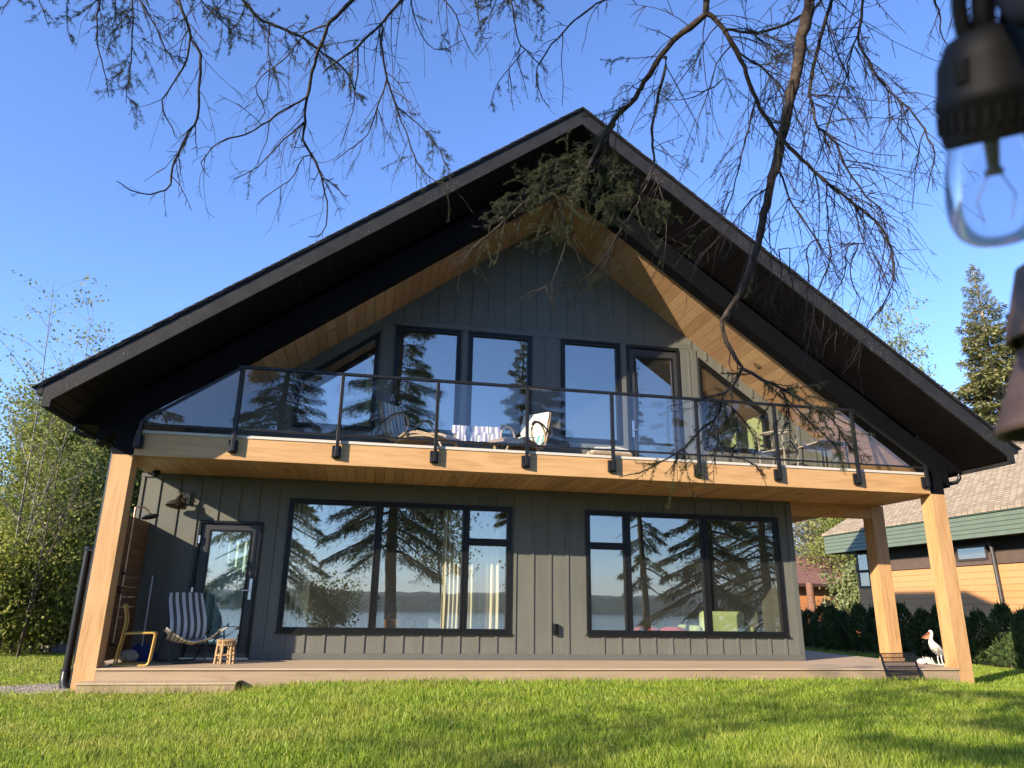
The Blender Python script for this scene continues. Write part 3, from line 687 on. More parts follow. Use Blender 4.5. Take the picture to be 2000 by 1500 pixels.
s = thing('stone', (.36, 1.0, HD), 'smooth grey beige stone on the deck inside the yellow chair frame', 'stone')
MB().ell((.36, 1.0, HD+.085), (.135, .10, .088), 20, 14, wob=.05, seed=3).build('stone_body', plain('field_stone', (.36, .31, .23), .85, var=.3, scale=14, bump=.2), s, smooth=True)
b0 = np.array([.42, 1.36, HD]); t = thing('dustpan', b0, 'blue lobby dustpan with a long grey handle in the porch corner', 'dustpan')
mb = MB(); mb.prism([(.26, .305), (.62, .305), (.64, .40), (.55, .52), (.42, .55), (.30, .50), (.24, .40)], 1.36, 1.385); mb.box(.25, .63, 1.16, 1.36, .302, .312); mb.prism([(1.16, .312), (1.36, .312), (1.36, .43)], .245, .26, 'x'); mb.prism([(1.16, .312), (1.36, .312), (1.36, .43)], .62, .635, 'x')
mb.build('pan', plain('blue_plastic', (.012, .035, .16), .4, var=.1), t, bevel=.004)
MB().tube([(.425, 1.35, .50), (.40, 1.44, 1.52)], .0115, 8).build('handle', plain('grey_tube', (.46, .46, .47), .4, .3), t, smooth=True)

def rotated(name, base, rz, label, cat, group=None):
    t = bpy.data.objects.new(name, None); COL.objects.link(t); t.location = base; t.rotation_euler = (0, 0, rz); t.empty_display_size = .1
    ORG[t.name] = np.zeros(3); return tag(t, label, cat, group)
# sling lounge chair
grn = plain('dark_green_tube', (.030, .050, .046), .35, .2, .1, 10)
t = rotated('sling_chair', (1.14, .88, HD), .52, 'grey and white striped sling lounge chair with green tube legs on the porch', 'lounge chair')
def ch(x, y, z): return (x*1.08, y*.86, z*.84)     # x right, y away from the viewer
hw = .24
mb = MB(); mb.tube(smoothline([ch(-hw-.03, -.02, .47), ch(-hw+.0, -.12, .20), ch(-hw+.02, -.17, .06), ch(-hw+.07, -.18, .018), ch(0, -.18, .016), ch(hw-.07, -.18, .018), ch(hw-.02, -.17, .06), ch(hw+.0, -.12, .20), ch(hw+.03, -.02, .47)], 50), .0135, 8)
mb.build('front_leg', grn, t, smooth=True, local=True)
mb = MB(); mb.tube(smoothline([ch(-hw-.04, -.12, .60), ch(-hw-.03, .10, .42), ch(-hw-.02, .42, .06), ch(-hw+.03, .46, .018), ch(hw-.03, .46, .018), ch(hw+.02, .42, .06), ch(hw+.03, .10, .42), ch(hw+.04, -.12, .60)], 44), .0125, 8)
mb.build('rear_leg', grn, t, smooth=True, local=True)
mb = MB(); mb.tube(smoothline([ch(-hw-.0, .02, .45), ch(-hw, .20, .80), ch(-hw+.01, .34, 1.12), ch(-hw+.05, .355, 1.155), ch(hw-.05, .355, 1.155), ch(hw-.01, .34, 1.12), ch(hw, .20, .80), ch(hw, .02, .45)], 44), .0125, 8)
mb.build('back_frame', grn, t, smooth=True, local=True)
greyst = stripes('grey_white_stripes', 'x', .1818, [(0, (.58, .565, .51)), (.5, (.088, .088, .080))])
def back(u, v):
    w = hw-.01+.02*math.sin(v*PI)*.5; z = .40+.76*v; y = .02+.33*v**1.1-.10*math.sin(PI*min(1, v*1.15))*(1-v)*1.6
    return ch((u-.5)*2*w, y-.018*math.sin(u*PI)+.010*math.sin(v*9)*math.sin(u*7), z-.02*(v > .98)*0)
mb = MB(); mb.grid(back, 20, 16, .006); mb.build('back_sling', greyst, t, smooth=True, local=True)
beige = stripes('beige_checks', 'x', .145, [(0, (.55, .50, .40)), (.30, (.22, .18, .125)), (.55, (.62, .58, .48)), (.8, (.30, .25, .17))])
def seat(u, v):
    x = (u-.5)*2*(.27+.07*v); a = abs(u-.5)*2; z = .39-.06*math.sin(v*PI)+(.16*a**2.2)*v+.02*v; y = .05-.40*v
    return ch(x+.03*v, y+.05*a*v+.008*math.sin(u*22), z-.07*(1-a)*v*.8+.007*math.sin(u*16+v*5))
mb = MB(); mb.grid(seat, 26, 14, .006); mb.build('seat_sling', beige, t, smooth=True, local=True)
def flap(s):
    def f(u, v): return ch(s*(.33+.055*u)+.03, -.36+.15*u*0+.16*v, .535+.05*u-.05*v+.012*math.sin(v*7))
    return f
for s_ in (-1, 1):
    mb = MB(); mb.grid(flap(s_), 5, 8, .012); mb.build('arm_pad', plain('cream_canvas', (.60, .57, .48), .9, var=.08, scale=40), t, smooth=True, local=True)
    mb = MB(); mb.tube([ch(s_*(hw+.0), .06, .55), ch(s_*.30, -.12, .55), ch(s_*.345+.03, -.33, .535)], .008, 6); mb.tube([ch(s_*(hw+.0), .03, .53), ch(s_*(hw+.012), .03, .46), ch(s_*(hw+.01), .02, .38)], .007, 6); mb.build('arm_strap', 'steel', t, smooth=True, local=True)

# bamboo stool
bam = plain('bamboo', (.42, .27, .13), .5, var=.28, scale=16); o = np.array([1.71, .78, HD]); t = thing('bamboo_stool', o, 'small round bamboo stool on the deck beside the striped sling chair', 'stool')
mb = MB()
for k in range(6):
    a = k*PI/3+.3; p = o+np.array([.145*math.cos(a), .145*math.sin(a), 0]); q = o+np.array([.125*math.cos(a), .125*math.sin(a), .40]); pts = []; rr = []
    for j in range(9): pts.append(p+(q-p)*j/8); rr.append(.019 if j % 4 else .022)
    m_ = MB(); m_.tube(pts, rr, 10); m_.build('leg', bam, t, smooth=True)
for z in (.15, .32, .395):
    r = .135; mb.tube([o+np.array([r*math.cos(a), r*math.sin(a), z]) for a in np.linspace(0, 2*PI, 24, endpoint=False)], .012, 6, closed=True)
mb.build('ring', bam, t, smooth=True)
mb = MB()
for k in range(24):
    a = k*2*PI/24; mb.tube([o+np.array([.133*math.cos(a), .133*math.sin(a), .325]), o+np.array([.133*math.cos(a), .133*math.sin(a), .39])], .006, 5)
mb.build('spindle', bam, t)
mb = MB()
for i in range(-5, 6):
    h = math.sqrt(max(.148**2-(i*.027)**2, 0)); mb.tube([o+np.array([i*.027, -h, .405]), o+np.array([i*.027, h, .405])], .013, 6)
mb.build('seat', bam, t, smooth=True)

t.scale = (.88, .88, .80)
# boot rack leaning against the deck
t = thing('boot_grate', (12.0, -.1, 0), 'black metal grate leaning against the deck edge before the cedar posts', 'grate')
tl, tr = np.array([11.79, .06, .515]), np.array([12.385, .06, .525]); bl, br = np.array([11.70, -.22, .02]), np.array([12.30, -.22, .02])
mb = MB(); nrm = np.cross(tr-tl, bl-tl)
for k in range(27): a = k/26; mb.bar(tl+(tr-tl)*a, bl+(br-bl)*a, .007, .006, nrm)
mb.build('slat', 'satin', t)
mb = MB()
for k in range(9): a = k/8; mb.bar(tl+(bl-tl)*a+np.array([0, -.012, .004]), tr+(br-tr)*a+np.array([0, -.012, .004]), .010, .008, nrm)
for p, q in ((tl, bl), (tr, br)): mb.bar(p, q, .02, .022, nrm)
mb.build('frame', 'satin', t)

# pelican statue on the deck, facing left
o = np.array([13.03, .66, HD]); t = thing('pelican_statue', o, 'white metal pelican statue with a rust red bill beside the corner post', 'statue')
def pp(x, y, z): return np.array([13.03+x, .66+y, HD+z])
rustbill = plain('rusty_bill', (.30, .085, .035), .6, .2, .3, 30)
def speckle():
    b = NB('speckled_white'); v = b.coord(); vo = b.n('ShaderNodeTexNoise'); vo.inputs['Scale'].default_value = 75; vo.inputs['Detail'].default_value = 2; b.l(v, vo.inputs['Vector'])
    sp = b.n('ShaderNodeSeparateXYZ'); b.l(v, sp.inputs[0]); m_ = b.n('ShaderNodeMapRange'); m_.inputs[1].default_value = .52; m_.inputs[2].default_value = .28; m_.inputs[3].default_value = .30; m_.inputs[4].default_value = .56; b.l(sp.outputs[2], m_.inputs[0])
    f = b.math('LESS_THAN', vo.outputs['Fac'], m_.outputs[0]); col = b.mix(f, (.78, .75, .68), (.09, .08, .065)); b.bsdf(col, .45, 0, .5); return b.m
spk = speckle(); wht = plain('white_enamel', (.78, .75, .68), .4, var=.08)
PB = smoothline([np.append(pp(x, 0, z), r) for x, z, r in ((.31, .165, .012), (.25, .20, .055), (.16, .27, .092), (.06, .36, .098), (-.005, .45, .072), (-.02, .53, .043), (.005, .60, .031), (.02, .65, .032), (.01, .69, .038), (-.015, .70, .030), (-.04, .69, .012))], 44)
mb = MB(); mb.tube(PB[:, :3], PB[:, 3], 18)
mb.build('body', spk, t, smooth=True)
mb = MB(); mb.prism([(13.03-.035, HD+.705), (13.03-.235, HD+.575), (13.03-.245, HD+.560), (13.03-.20, HD+.57), (13.03-.03, HD+.66)], .647, .673); mb.build('upper_bill', rustbill, t, bevel=.006)
mb = MB(); mb.prism([(13.03-.03, HD+.655), (13.03-.20, HD+.565), (13.03-.235, HD+.556), (13.03-.13, HD+.535), (13.03-.075, HD+.545), (13.03-.02, HD+.61)], .650, .670); mb.build('pouch', plain('pale_rust_pouch', (.50, .25, .14), .5, var=.2), t, bevel=.008)
for s_ in (-1, 1):
    mb = MB(); mb.ell(pp(.01, s_*.030, .70), (.007, .007, .007), 8, 6); mb.build('eye', 'black', t)
    mb = MB(); mb.grid(lambda u, v: pp(.02+.30*u, s_*(.10-.05*u+.0*v), .40-.22*u-.16*v*(1-u)**.5*(.4+u)), 12, 8, .010); mb.build('wing', spk, t, smooth=True)
    mb = MB(); mb.tube([pp(.14, s_*.05, .24), pp(.13, s_*.055, .12), pp(.15, s_*.055, .02)], [.016, .010, .012], 8); mb.build('leg', wht, t, smooth=True)
    for j, dy in enumerate((-.05, 0, .05)):
        mb = MB(); mb.tube(smoothline([pp(.18, s_*.055+dy*.2, .014), pp(.04, s_*.055+dy*.6, .012), pp(-.08, s_*.055+dy, .03), pp(-.15, s_*.055+dy*1.3, .10), pp(-.18, s_*.055+dy*1.5, .17)], 16), [.012]*14+[.009, .004], 7); mb.build('toe', wht, t, smooth=True)
mb = MB(); mb.prism([(13.03+.28, HD+.20), (13.03+.38, HD+.07), (13.03+.35, HD+.05), (13.03+.22, HD+.14)], .63, .69); mb.build('tail', spk, t, bevel=.006)
t.location = (13.25, .64, HD); t.scale = (.78, .78, .78)
e = thing('egg_stone', (13.16, .84, HD), 'pale round stone on the deck between the pelican statue feet', 'stone')
MB().ell((13.16, .84, HD+.045), (.085, .07, .05), 18, 12).build('stone_body', wht, e, smooth=True)

# ------------------------------------------------------------------ balcony furniture
FZ = 3.461
rat = plain('rattan', (.32, .22, .13), .7, var=.4, scale=60, bump=.3); cane = plain('cane_tube', (.40, .29, .17), .5, var=.2, scale=20); dkcane = plain('dark_cane', (.05, .04, .032), .4)
def lounger(base, rz, label, flip=1):
    t = rotated('rattan_lounger', base, rz, label, 'lounge chair', 'rattan loungers on the balcony')
    sh_ = [(-.50, .98), (-.47, .86), (-.40, .62), (-.33, .42), (-.22, .30), (-.06, .27), (.12, .33), (.30, .36), (.55, .30), (.85, .26), (1.0, .20)]
    P = smoothline([(x, 0, z) for x, z in sh_], 40)
    mb = MB(); mb.grid(lambda u, v: P[int(round(u*39))]+np.array([0, (v-.5)*.58, .0]), 39, 6, .035); mb.build('seat_shell', rat, t, smooth=True, local=True)
    for s in (-1, 1):
        mb = MB(); mb.tube([(-.02+.22*math.cos(a), s*.31, .50+.20*math.sin(a)) for a in np.linspace(0, 2*PI, 28, endpoint=False)], .017, 8, closed=True); mb.build('arm_hoop', cane, t, smooth=True, local=True)
        mb = MB(); mb.tube(smoothline([(-.40, s*.30, .60), (-.15, s*.315, .70), (.10, s*.315, .70), (.20, s*.315, .62)], 14), .014, 8); mb.build('arm_rest', dkcane, t, smooth=True, local=True)
        mb = MB(); mb.tube(smoothline([(-.42, s*.27, .0), (-.30, s*.27, .02), (-.05, s*.27, .25), (.3, s*.27, .30), (.75, s*.27, .22), (.92, s*.27, .0)], 24), .016, 8); mb.build('leg', cane, t, smooth=True, local=True)
    return t, P
def drape(t_base, rz, P, i0, i1, w, m, name, label, off=.03, hang=0, hangb=0, cat='towel', yoff=0):
    t = rotated(name, t_base, rz, label, cat)
    Q = P[i0:i1+1].copy(); n = len(Q)-1
    def f(u, v):
        k = u*n; i = min(int(k), n-1); p = Q[i]+(Q[i+1]-Q[i])*(k-i)
        tt = Q[min(i+1, n)]-Q[max(i-1, 0)]; nn = unit(np.array([-tt[2], 0, tt[0]])); nn = nn if nn[2] > 0 or nn[0] > 0 else -nn
        return p+nn*(off+.006*math.sin(v*9+u*5))+np.array([0, (v-.5)*w+yoff+.008*math.sin(u*11), 0])
    mb = MB(); mb.grid(f, max(10, n), 16, .008)
    if hang:
        p = Q[0]; mb.grid(lambda u, v: p+np.array([-.035-.05*u, (v-.5)*w+yoff, .02-hang*u*(1+.35*math.sin(v*2.5+.6))])+np.array([.012*math.sin(v*14), 0, 0]), 8, 16, .008)
    if hangb:
        p = Q[-1]; mb.grid(lambda u, v: p+np.array([.03+.03*u, (v-.5)*w+yoff, .02-hangb*u]), 6, 12, .008)
    mb.build('cloth', m, t, smooth=True, local=True); return t
blue = stripes('blue_grey_stripes', 'y', .36, [(0, (.20, .36, .43)), (.22, (.66, .66, .62)), (.42, (.24, .28, .31)), (.66, (.68, .68, .64))])
teal = stripes('teal_white_stripes', 'y', .40, [(0, (.70, .69, .64)), (.25, (.10, .32, .34)), (.45, (.72, .70, .64)), (.70, (.14, .34, .36))])
purp = stripes('purple_white_stripes', 'x', .30, [(0, (.72, .70, .68)), (.18, (.30, .26, .40)), (.34, (.74, .72, .70)), (.50, (.28, .26, .26)), (.60, (.74, .72, .70)), (.75, (.34, .31, .42))])
whitet = stripes('white_towel', 'x', .5, [(0, (.70, .66, .56)), (.7, (.58, .54, .46)), (.76, (.72, .68, .58))])
LA = (4.20, .98, FZ); RA = -.78
t, P = lounger(LA, RA, 'rattan lounger on the balcony draped with a blue and grey striped towel')
drape(LA, RA, P, 0, 20, .50, blue, 'beach_towel', 'blue and grey striped towel over the back of the left rattan lounger', hang=.16)
drape(LA, RA, P, 21, 33, .40, plain('tan_cloth', (.52, .43, .30), .9, var=.2, scale=20), 'seat_cloth', 'crumpled tan cloth on the seat of the left rattan lounger', cat='cloth')
LB = (6.10, 1.00, FZ); RB = PI+.80
t, P = lounger(LB, RB, 'rattan lounger on the balcony under white and teal towels')
drape(LB, RB, P, 6, 26, .50, teal, 'beach_towel', 'teal and white striped towel spread over the right rattan lounger seat', hangb=.14)
drape(LB, RB, P, 0, 9, .54, whitet, 'bath_towel', 'white towel hung over the back of the right rattan lounger', off=.05, hang=.40)
tb = rotated('low_table', (5.21, .55, FZ), -.05, 'low balcony table under a purple and white striped cloth', 'table')
mb = MB(); mb.box(-.34, .34, -.22, .22, .42, .445); mb.build('table_top', cane, tb, local=True)
for sx in (-1, 1):
    for sy in (-1, 1): MB().box(sx*.31-.018, sx*.31+.018, sy*.19-.018, sy*.19+.018, 0, .42).build('leg', cane, tb, local=True)
tc = rotated('tablecloth', (5.21, .55, FZ), -.05, 'purple and white striped cloth hanging over the low balcony table', 'tablecloth')
mb = MB(); mb.grid(lambda u, v: np.array([(u-.5)*.76, -.235+.47*v, .452+.004*math.sin(u*20)]), 30, 8, .006)
mb.grid(lambda u, v: np.array([(u-.5)*.76, -.238-.012*math.sin(u*26)*v-.012*v, .452-.13*v-.02*math.sin(u*5)*v]), 40, 6, .005)
mb.grid(lambda u, v: np.array([.04+(u-.5)*.70, -.250-.018*math.sin(u*21+1)*v-.010*v, .35-.15*v]), 40, 6, .005)
mb.build('cloth', purp, tc, smooth=True, local=True)
# footstool under a folded towel
fs = rotated('footstool', (7.55, .75, FZ), .05, 'low rattan footstool on the balcony holding a folded white towel', 'footstool')
mb = MB(); mb.box(-.36, .36, -.24, .24, .14, .20); mb.build('seat', rat, fs, bevel=.02, local=True)
for sx in (-1, 1):
    for sy in (-1, 1): MB().box(sx*.31-.02, sx*.31+.02, sy*.2-.02, sy*.2+.02, 0, .14).build('leg', cane, fs, local=True)
ft = rotated('folded_towel', (7.55, .75, FZ+.20), .05, 'folded white towel on the low rattan footstool', 'towel')
mb = MB()
for k in range(3): mb.grid(lambda u, v: np.array([(u-.5)*(.66-.04*k), (v-.5)*.42, .022+.03*k-.025*abs(u-.5)**2*4+.006*math.sin(u*9+k)]), 16, 8, .024)
mb.build('cloth', whitet, ft, smooth=True, local=True)
# bentwood chair and bistro table at the right end
bc = rotated('bentwood_chair', (10.75, .75, FZ), .5, 'weathered bentwood armchair on the right end of the balcony', 'chair')
wth = plain('weathered_wood', (.25, .21, .16), .7, var=.3, scale=18)
mb = MB(); mb.tube([(.30*math.cos(a), .26*math.sin(a), .78+.05*math.cos(a)) for a in np.linspace(0, 2*PI, 26, endpoint=False)], .018, 8, closed=True); mb.build('back_hoop', wth, bc, smooth=True, local=True)
for s in (-1, 1):
    mb = MB(); mb.tube(smoothline([(.25, s*.22, .0), (.26, s*.23, .40), (.24, s*.24, .77)], 12), .018, 8); mb.build('leg', wth, bc, smooth=True, local=True)
    mb = MB(); mb.tube(smoothline([(-.22, s*.24, 0), (-.20, s*.24, .4), (-.22, s*.24, .76)], 12), .018, 8); mb.build('leg', wth, bc, smooth=True, local=True)
    mb = MB(); mb.tube(smoothline([(-.3, s*.26, .50), (0, s*.27, .56), (.25, s*.23, .42)], 12), .016, 8); mb.build('arm', wth, bc, smooth=True, local=True)
mb = MB(); mb.tube(smoothline([(-.35, -.1, .02), (-.05, .05, .30), (.33, .1, .52)], 12), .016, 8); mb.tube(smoothline([(.33, -.1, .02), (.05, .05, .30), (-.33, .1, .52)], 12), .016, 8); mb.build('brace', wth, bc, smooth=True, local=True)
mb = MB()
for i in range(7): mb.box(-.24+i*.07, -.24+i*.07+.05, -.24, .24, .40, .42)
mb.build('seat', wth, bc, local=True)
bt = rotated('bistro_table', (11.75, .85, FZ), .1, 'small square table at the far right end of the balcony', 'table')
mb = MB(); mb.box(-.32, .32, -.32, .32, .60, .63); mb.build('table_top', wth, bt, bevel=.005, local=True)
for sx in (-1, 1):
    for sy in (-1, 1): mb = MB(); mb.tube([(sx*.28, sy*.28, .0), (sx*.26, sy*.26, .6)], .014, 8); mb.build('leg', 'satin', bt, local=True)

# ------------------------------------------------------------------ things inside, seen through the glass
def curtain(name, x0, x1, y, z0, z1, label, m, nf):
    t = thing(name, ((x0+x1)/2, y, z0), label, 'curtain')
    mb = MB(); mb.grid(lambda u, v: (x0+(x1-x0)*u+.01*math.sin(v*5), y+.045*math.sin(u*nf*2*PI)+.012*math.sin(u*nf*5+v*3), z0+(z1-z0)*v), nf*12, 6, .004); mb.build('cloth', m, t, smooth=True); return t
cm = plain('cream_curtain', (.62, .57, .40), .9, var=.05, scale=30)
curtain('curtain', 4.90, 5.19, D+.26, .45, 2.86, 'cream curtain behind the middle pane of the left window', cm, 4)
curtain('curtain', 5.36, 5.90, D+.26, .45, 2.86, 'cream curtain behind the narrow panes of the left window', cm, 5)
curtain('curtain', 2.36, 2.72, D+.26, .45, 2.86, 'cream curtain at the left edge of the left window', cm, 4)
teal_c = plain('aqua_curtain', (.38, .56, .52), .9, var=.08, scale=20)
curtain('curtain', 1.05, 1.85, D+.22, .45, 2.35, 'pale aqua curtain behind the glass of the porch door', teal_c, 6)
wick = plain('wicker', (.34, .18, .07), .7, var=.35, scale=70, bump=.4)
t = thing('basket', (4.12, D+.33, .74), 'brown wicker basket with two handles inside the left window', 'basket')
MB().lathe([(0, 0), (.12, 0), (.135, .08), (.145, .17), (.135, .17), (.12, .02), (0, .02)], (4.12, D+.33, .74), 18).build('bowl', wick, t, smooth=True)
for y in (-.05, .05): mb = MB(); mb.tube([(4.12+.09*math.cos(a), D+.33+y, .90+.11*math.sin(a)) for a in np.linspace(0, PI, 12)], .008, 6); mb.build('handle', wick, t)
t = thing('window_table', (4.2, D+.40, HD), 'low dark table inside the left window under the basket', 'table')
MB().box(3.3, 5.15, D+.22, D+.65, .70, .738).build('table_top', plain('dark_wood', (.06, .04, .028), .4), t)
mb = MB()
for x in (3.35, 5.1): mb.box(x-.03, x+.03, D+.25, D+.31, HD, .699); mb.box(x-.03, x+.03, D+.55, D+.61, HD, .699)
mb.build('leg', MT['black'], t)
def sofa(name, x0, x1, y, zb, m, label, cat='sofa'):
    t = thing(name, ((x0+x1)/2, y, HD), label, cat); mb = MB()
    n = max(1, int(round((x1-x0)/.75))); w = (x1-x0)/n
    for i in range(n):
        mb = MB(); mb.box(x0+i*w+.01, x0+(i+1)*w-.01, y, y+.22, .62, zb); mb.build('back_cushion', m, t, bevel=.09, seg=4)
        mb = MB(); mb.box(x0+i*w+.01, x0+(i+1)*w-.01, y+.2, y+.85, .55, .74); mb.build('seat_cushion', m, t, bevel=.05, seg=3)
    mb = MB(); mb.box(x0-.05, x1+.05, y+.02, y+.85, .38, .56); mb.build('base', m, t, bevel=.03)
    for xx in (x0-.16, x1+.01):
        mb = MB(); mb.box(xx, xx+.15, y, y+.85, .36, .86); mb.build('armrest', m, t, bevel=.05, seg=3)
    return t
sofa('sofa', 9.85, 10.75, D+.75, 1.12, plain('lime_fabric', (.46, .54, .22), .9, var=.06, scale=30), 'lime green armchair inside the right window', 'armchair')
sofa('sofa', 3.35, 4.35, D+1.3, 1.22, plain('grey_fabric', (.10, .105, .11), .9, var=.1, scale=30), 'dark grey armchair inside the left window behind the basket', 'armchair')
sofa('sofa', 4.75, 5.35, D+1.5, 1.2, plain('blue_fabric', (.15, .19, .22), .9, var=.1, scale=30), 'slate blue armchair inside the left window by the curtain', 'armchair')
red = plain('red_fabric', (.42, .035, .045), .85, var=.1, scale=20)
for x, l in ((8.62, 'red cushion inside the right window, nearer the narrow panes'), (9.12, 'red cushion inside the right window, nearer the green armchair')):
    t = thing('cushion', (x, D+.42, .72), l, 'cushion', 'red cushions inside the right window'); MB().ell((x, D+.42, .775), (.25, .20, .075), 18, 10).build('pad', red, t, smooth=True)
t = thing('window_bench', (8.9, D+.42, HD), 'low bench inside the right window under the red cushions', 'bench')
MB().box(8.2, 9.5, D+.22, D+.65, .60, .70).build('seat', plain('bench_wood', (.10, .07, .05), .5), t)
mb = MB(); [mb.box(x, x+.06, D+.24, D+.62, HD, .599) for x in (8.25, 9.38)]; mb.build('leg', 'black', t)
# ------------------------------------------------------------------ ground, lake, hills
def sm(a, b, x): t = np.clip((x-a)/(b-a), 0, 1); return t*t*(3-2*t)
def gz(x, y):
    x = np.asarray(x, float); y = np.asarray(y, float)
    z = .075*sm(1.6, 3.4, x)*(1-sm(12.2, 13.4, x))*sm(-3.2, -.2, y)*(1-sm(.2, 1., y))
    z = z+.018*np.sin(x*.9+1)*np.sin(y*.8)*sm(.3, 1.5, np.abs(y+.1)) - .022*np.clip(-2-y, 0, 12)
    z = z-12.6*sm(-15.5, -44, y)*1.0 if False else z-12.8*sm(15.5, 46, -y)
    return z+.05*sm(14.5, 20, x)-.02*sm(2, 8, -x)
def gridmesh(name, xs, ys, m, zf, kind='structure'):
    X, Y = np.meshgrid(xs, ys, indexing='ij'); Z = zf(X, Y); nx, ny = X.shape
    Vv = np.stack([X, Y, Z], -1).reshape(-1, 3); i = np.arange(nx-1)[:, None]*ny+np.arange(ny-1)[None, :]
    F = np.stack([i, i+ny, i+ny+1, i+1], -1).reshape(-1, 4); o = npmesh(name, Vv, F, m, smooth=True); o['kind'] = kind; return o
def groundmat():
    b = NB('lawn_ground'); v = b.coord(); f = b.noise(v, 26, 6, .7); g = b.noise(v, .55, 4)
    c = b.ramp(f, [(.3, (.050, .072, .014)), (.55, (.095, .13, .024)), (.75, (.15, .175, .045))])
    c = b.mix(b.math('MULTIPLY', g, .45), c, (.17, .16, .05)); b.bsdf(c, .9, 0, .1, bump=f, bstr=.6, bdist=.02); return b.m
def axis(pts):
    o = []
    for (a, b, n) in pts: o += list(np.linspace(a, b, n, endpoint=False))
    return np.array(o+[pts[-1][1]])
gridmesh('ground', axis([(-900, -60, 14), (-60, -10, 18), (-10, 20, 76), (20, 70, 18), (70, 900, 14)]), axis([(-46, -16, 30), (-16, 6, 60), (6, 40, 20), (40, 1500, 16)]), groundmat(), lambda x, y: gz(x, y))
def lakemat():
    b = NB('lake_water'); v = b.coord((1, 3, 1)); n = b.noise(v, .35, 5); b.bsdf((.02, .05, .075), .08, 0, .5, bump=n, bstr=.25, bdist=.3); return b.m
gridmesh('lake', np.linspace(-6000, 7000, 3), np.linspace(-5200, -30, 3), lakemat(), lambda x, y: -12.5+0*x)
def hillmat():
    b = NB('hill_forest'); v = b.coord(); f = b.noise(v, .02, 8, .7); b.bsdf(b.ramp(f, [(.35, (.030, .050, .030)), (.65, (.075, .105, .060))]), .95, 0, .1); return b.m
HM = hillmat()
def hills(name, y0, depth, h, seed, xa, xb):
    r = np.random.default_rng(seed); ph = r.uniform(0, 6, 8)
    def zf(X, Y):
        t = np.clip((y0-Y)/depth, 0, 1); p = sum(np.sin(X/l+ph[i])*a for i, (l, a) in enumerate(((900, .33), (420, .2), (190, .1), (75, .05), (31, .03), (12, .02))))
        return -13+h*np.sin(t*PI*.75)**1.1*(1+.75*p)+t*4*np.sin(X/17+ph[6])*np.sin(Y/23)
    gridmesh(name, np.linspace(xa, xb, 240), np.linspace(y0, y0-depth, 26), HM, zf)
hills('hills', -1500, 900, 30, 3, -2600, 4200); hills('far_hills', -2900, 1400, 82, 9, -4000, 6500)

# gravel by the left post, lawn edge stones
n = 6500; r = RNG.uniform(0, 1, n)**.62; a = RNG.uniform(0, 2*PI, n); gx = -.46+.68*r*np.cos(a); gy = .32+.62*r*np.sin(a); keep = ~((gx > -.02) & (gy > -.02)); gx, gy = gx[keep], gy[keep]; n = len(gx)
gs = RNG.uniform(.006, .016, n); base = np.array([[1, 0, 0], [0, 1, 0], [-1, 0, 0], [0, -1, 0], [0, 0, .7], [0, 0, -.7]], float)
Vv = base[None]*gs[:, None, None]*RNG.uniform(.7, 1.2, (n, 6, 1))+np.stack([gx, gy, gz(gx, gy)+.015+gs*.4], -1)[:, None, :]
F = np.array([[0, 1, 4], [1, 2, 4], [2, 3, 4], [3, 0, 4], [1, 0, 5], [2, 1, 5], [3, 2, 5], [0, 3, 5]])
b = NB('gravel'); g = b.n('ShaderNodeNewGeometry'); b.bsdf(b.ramp(g.outputs['Random Per Island'], [(0, (.13, .115, .09)), (.5, (.27, .24, .19)), (1, (.45, .41, .34))]), .9, 0, .2)
o = npmesh('gravel', Vv.reshape(-1, 3), (F[None]+np.arange(n)[:, None, None]*6).reshape(-1, 3), b.m); tag(o, 'patch of pale gravel at the foot of the left cedar post', 'gravel', kind='stuff')
for px, d, sc, l, m in ((282, 20.5, .13, 'pale grey boulder at the far lawn edge under the left thicket', (.30, .28, .25)), (358, 19.5, .19, 'dark bluish boulder at the lawn edge beside the left rain pipe', (.10, .11, .16))):
    p = at(px/3, 900+1135/3, d); p[2] = gz(p[0], p[1])+sc*.45
    t = thing('boulder', p, l, 'boulder'); MB().ell(p, (sc*1.1, sc*.9, sc*.85), 18, 12, wob=.09, seed=int(px)).build('stone_body', plain('boulder_%d' % px, m, .9, var=.35, scale=6, bump=.3), t, smooth=True)

# ------------------------------------------------------------------ lawn blades
def inframe(P, mx=.25):
    d = P-CAM; z = d @ CF; x = (d @ CR)/z*FPX/1000; y = -(d @ CU)/z*FPX/750; return (z > .5) & (np.abs(x) < 1+mx) & (y < 1+mx) & (y > -1.2)
def lawnpts(x0, x1, y0, y1, dens):
    n = int((x1-x0)*(y1-y0)*dens); x = RNG.uniform(x0, x1, n); y = RNG.uniform(y0, y1, n)
    k = np.ones(n, bool); k &= ~((x > -.03) & (x < 13.43) & (y > -.005) & (y < 11)); k &= ~((x > .14) & (x < 2.12) & (y > -.31) & (y < .2)); k &= ~((x < .3) & (((x+.46)**2+(y-.32)**2) < .30*RNG.uniform(.3, 1.2, n))); k &= (x < 17.2) | (y < 1)
    k &= ~((x > -.01) & (x < .28) & (y > -.01)); x, y = x[k], y[k]; P = np.stack([x, y, gz(x, y)], -1); k = inframe(P); return P[k]
P = np.concatenate([lawnpts(-1, 16, -6.0, -2.2, 3400), lawnpts(-2.5, 15.5, -2.2, .1, 2600), lawnpts(15.5, 19, -5, .0, 1500), lawnpts(13.3, 18, .0, 6, 1500), lawnpts(13.3, 18, 6, 14, 600), lawnpts(-8, 0, -.2, 7.5, 900)])
n = len(P); d = np.linalg.norm(P-CAM, axis=1)
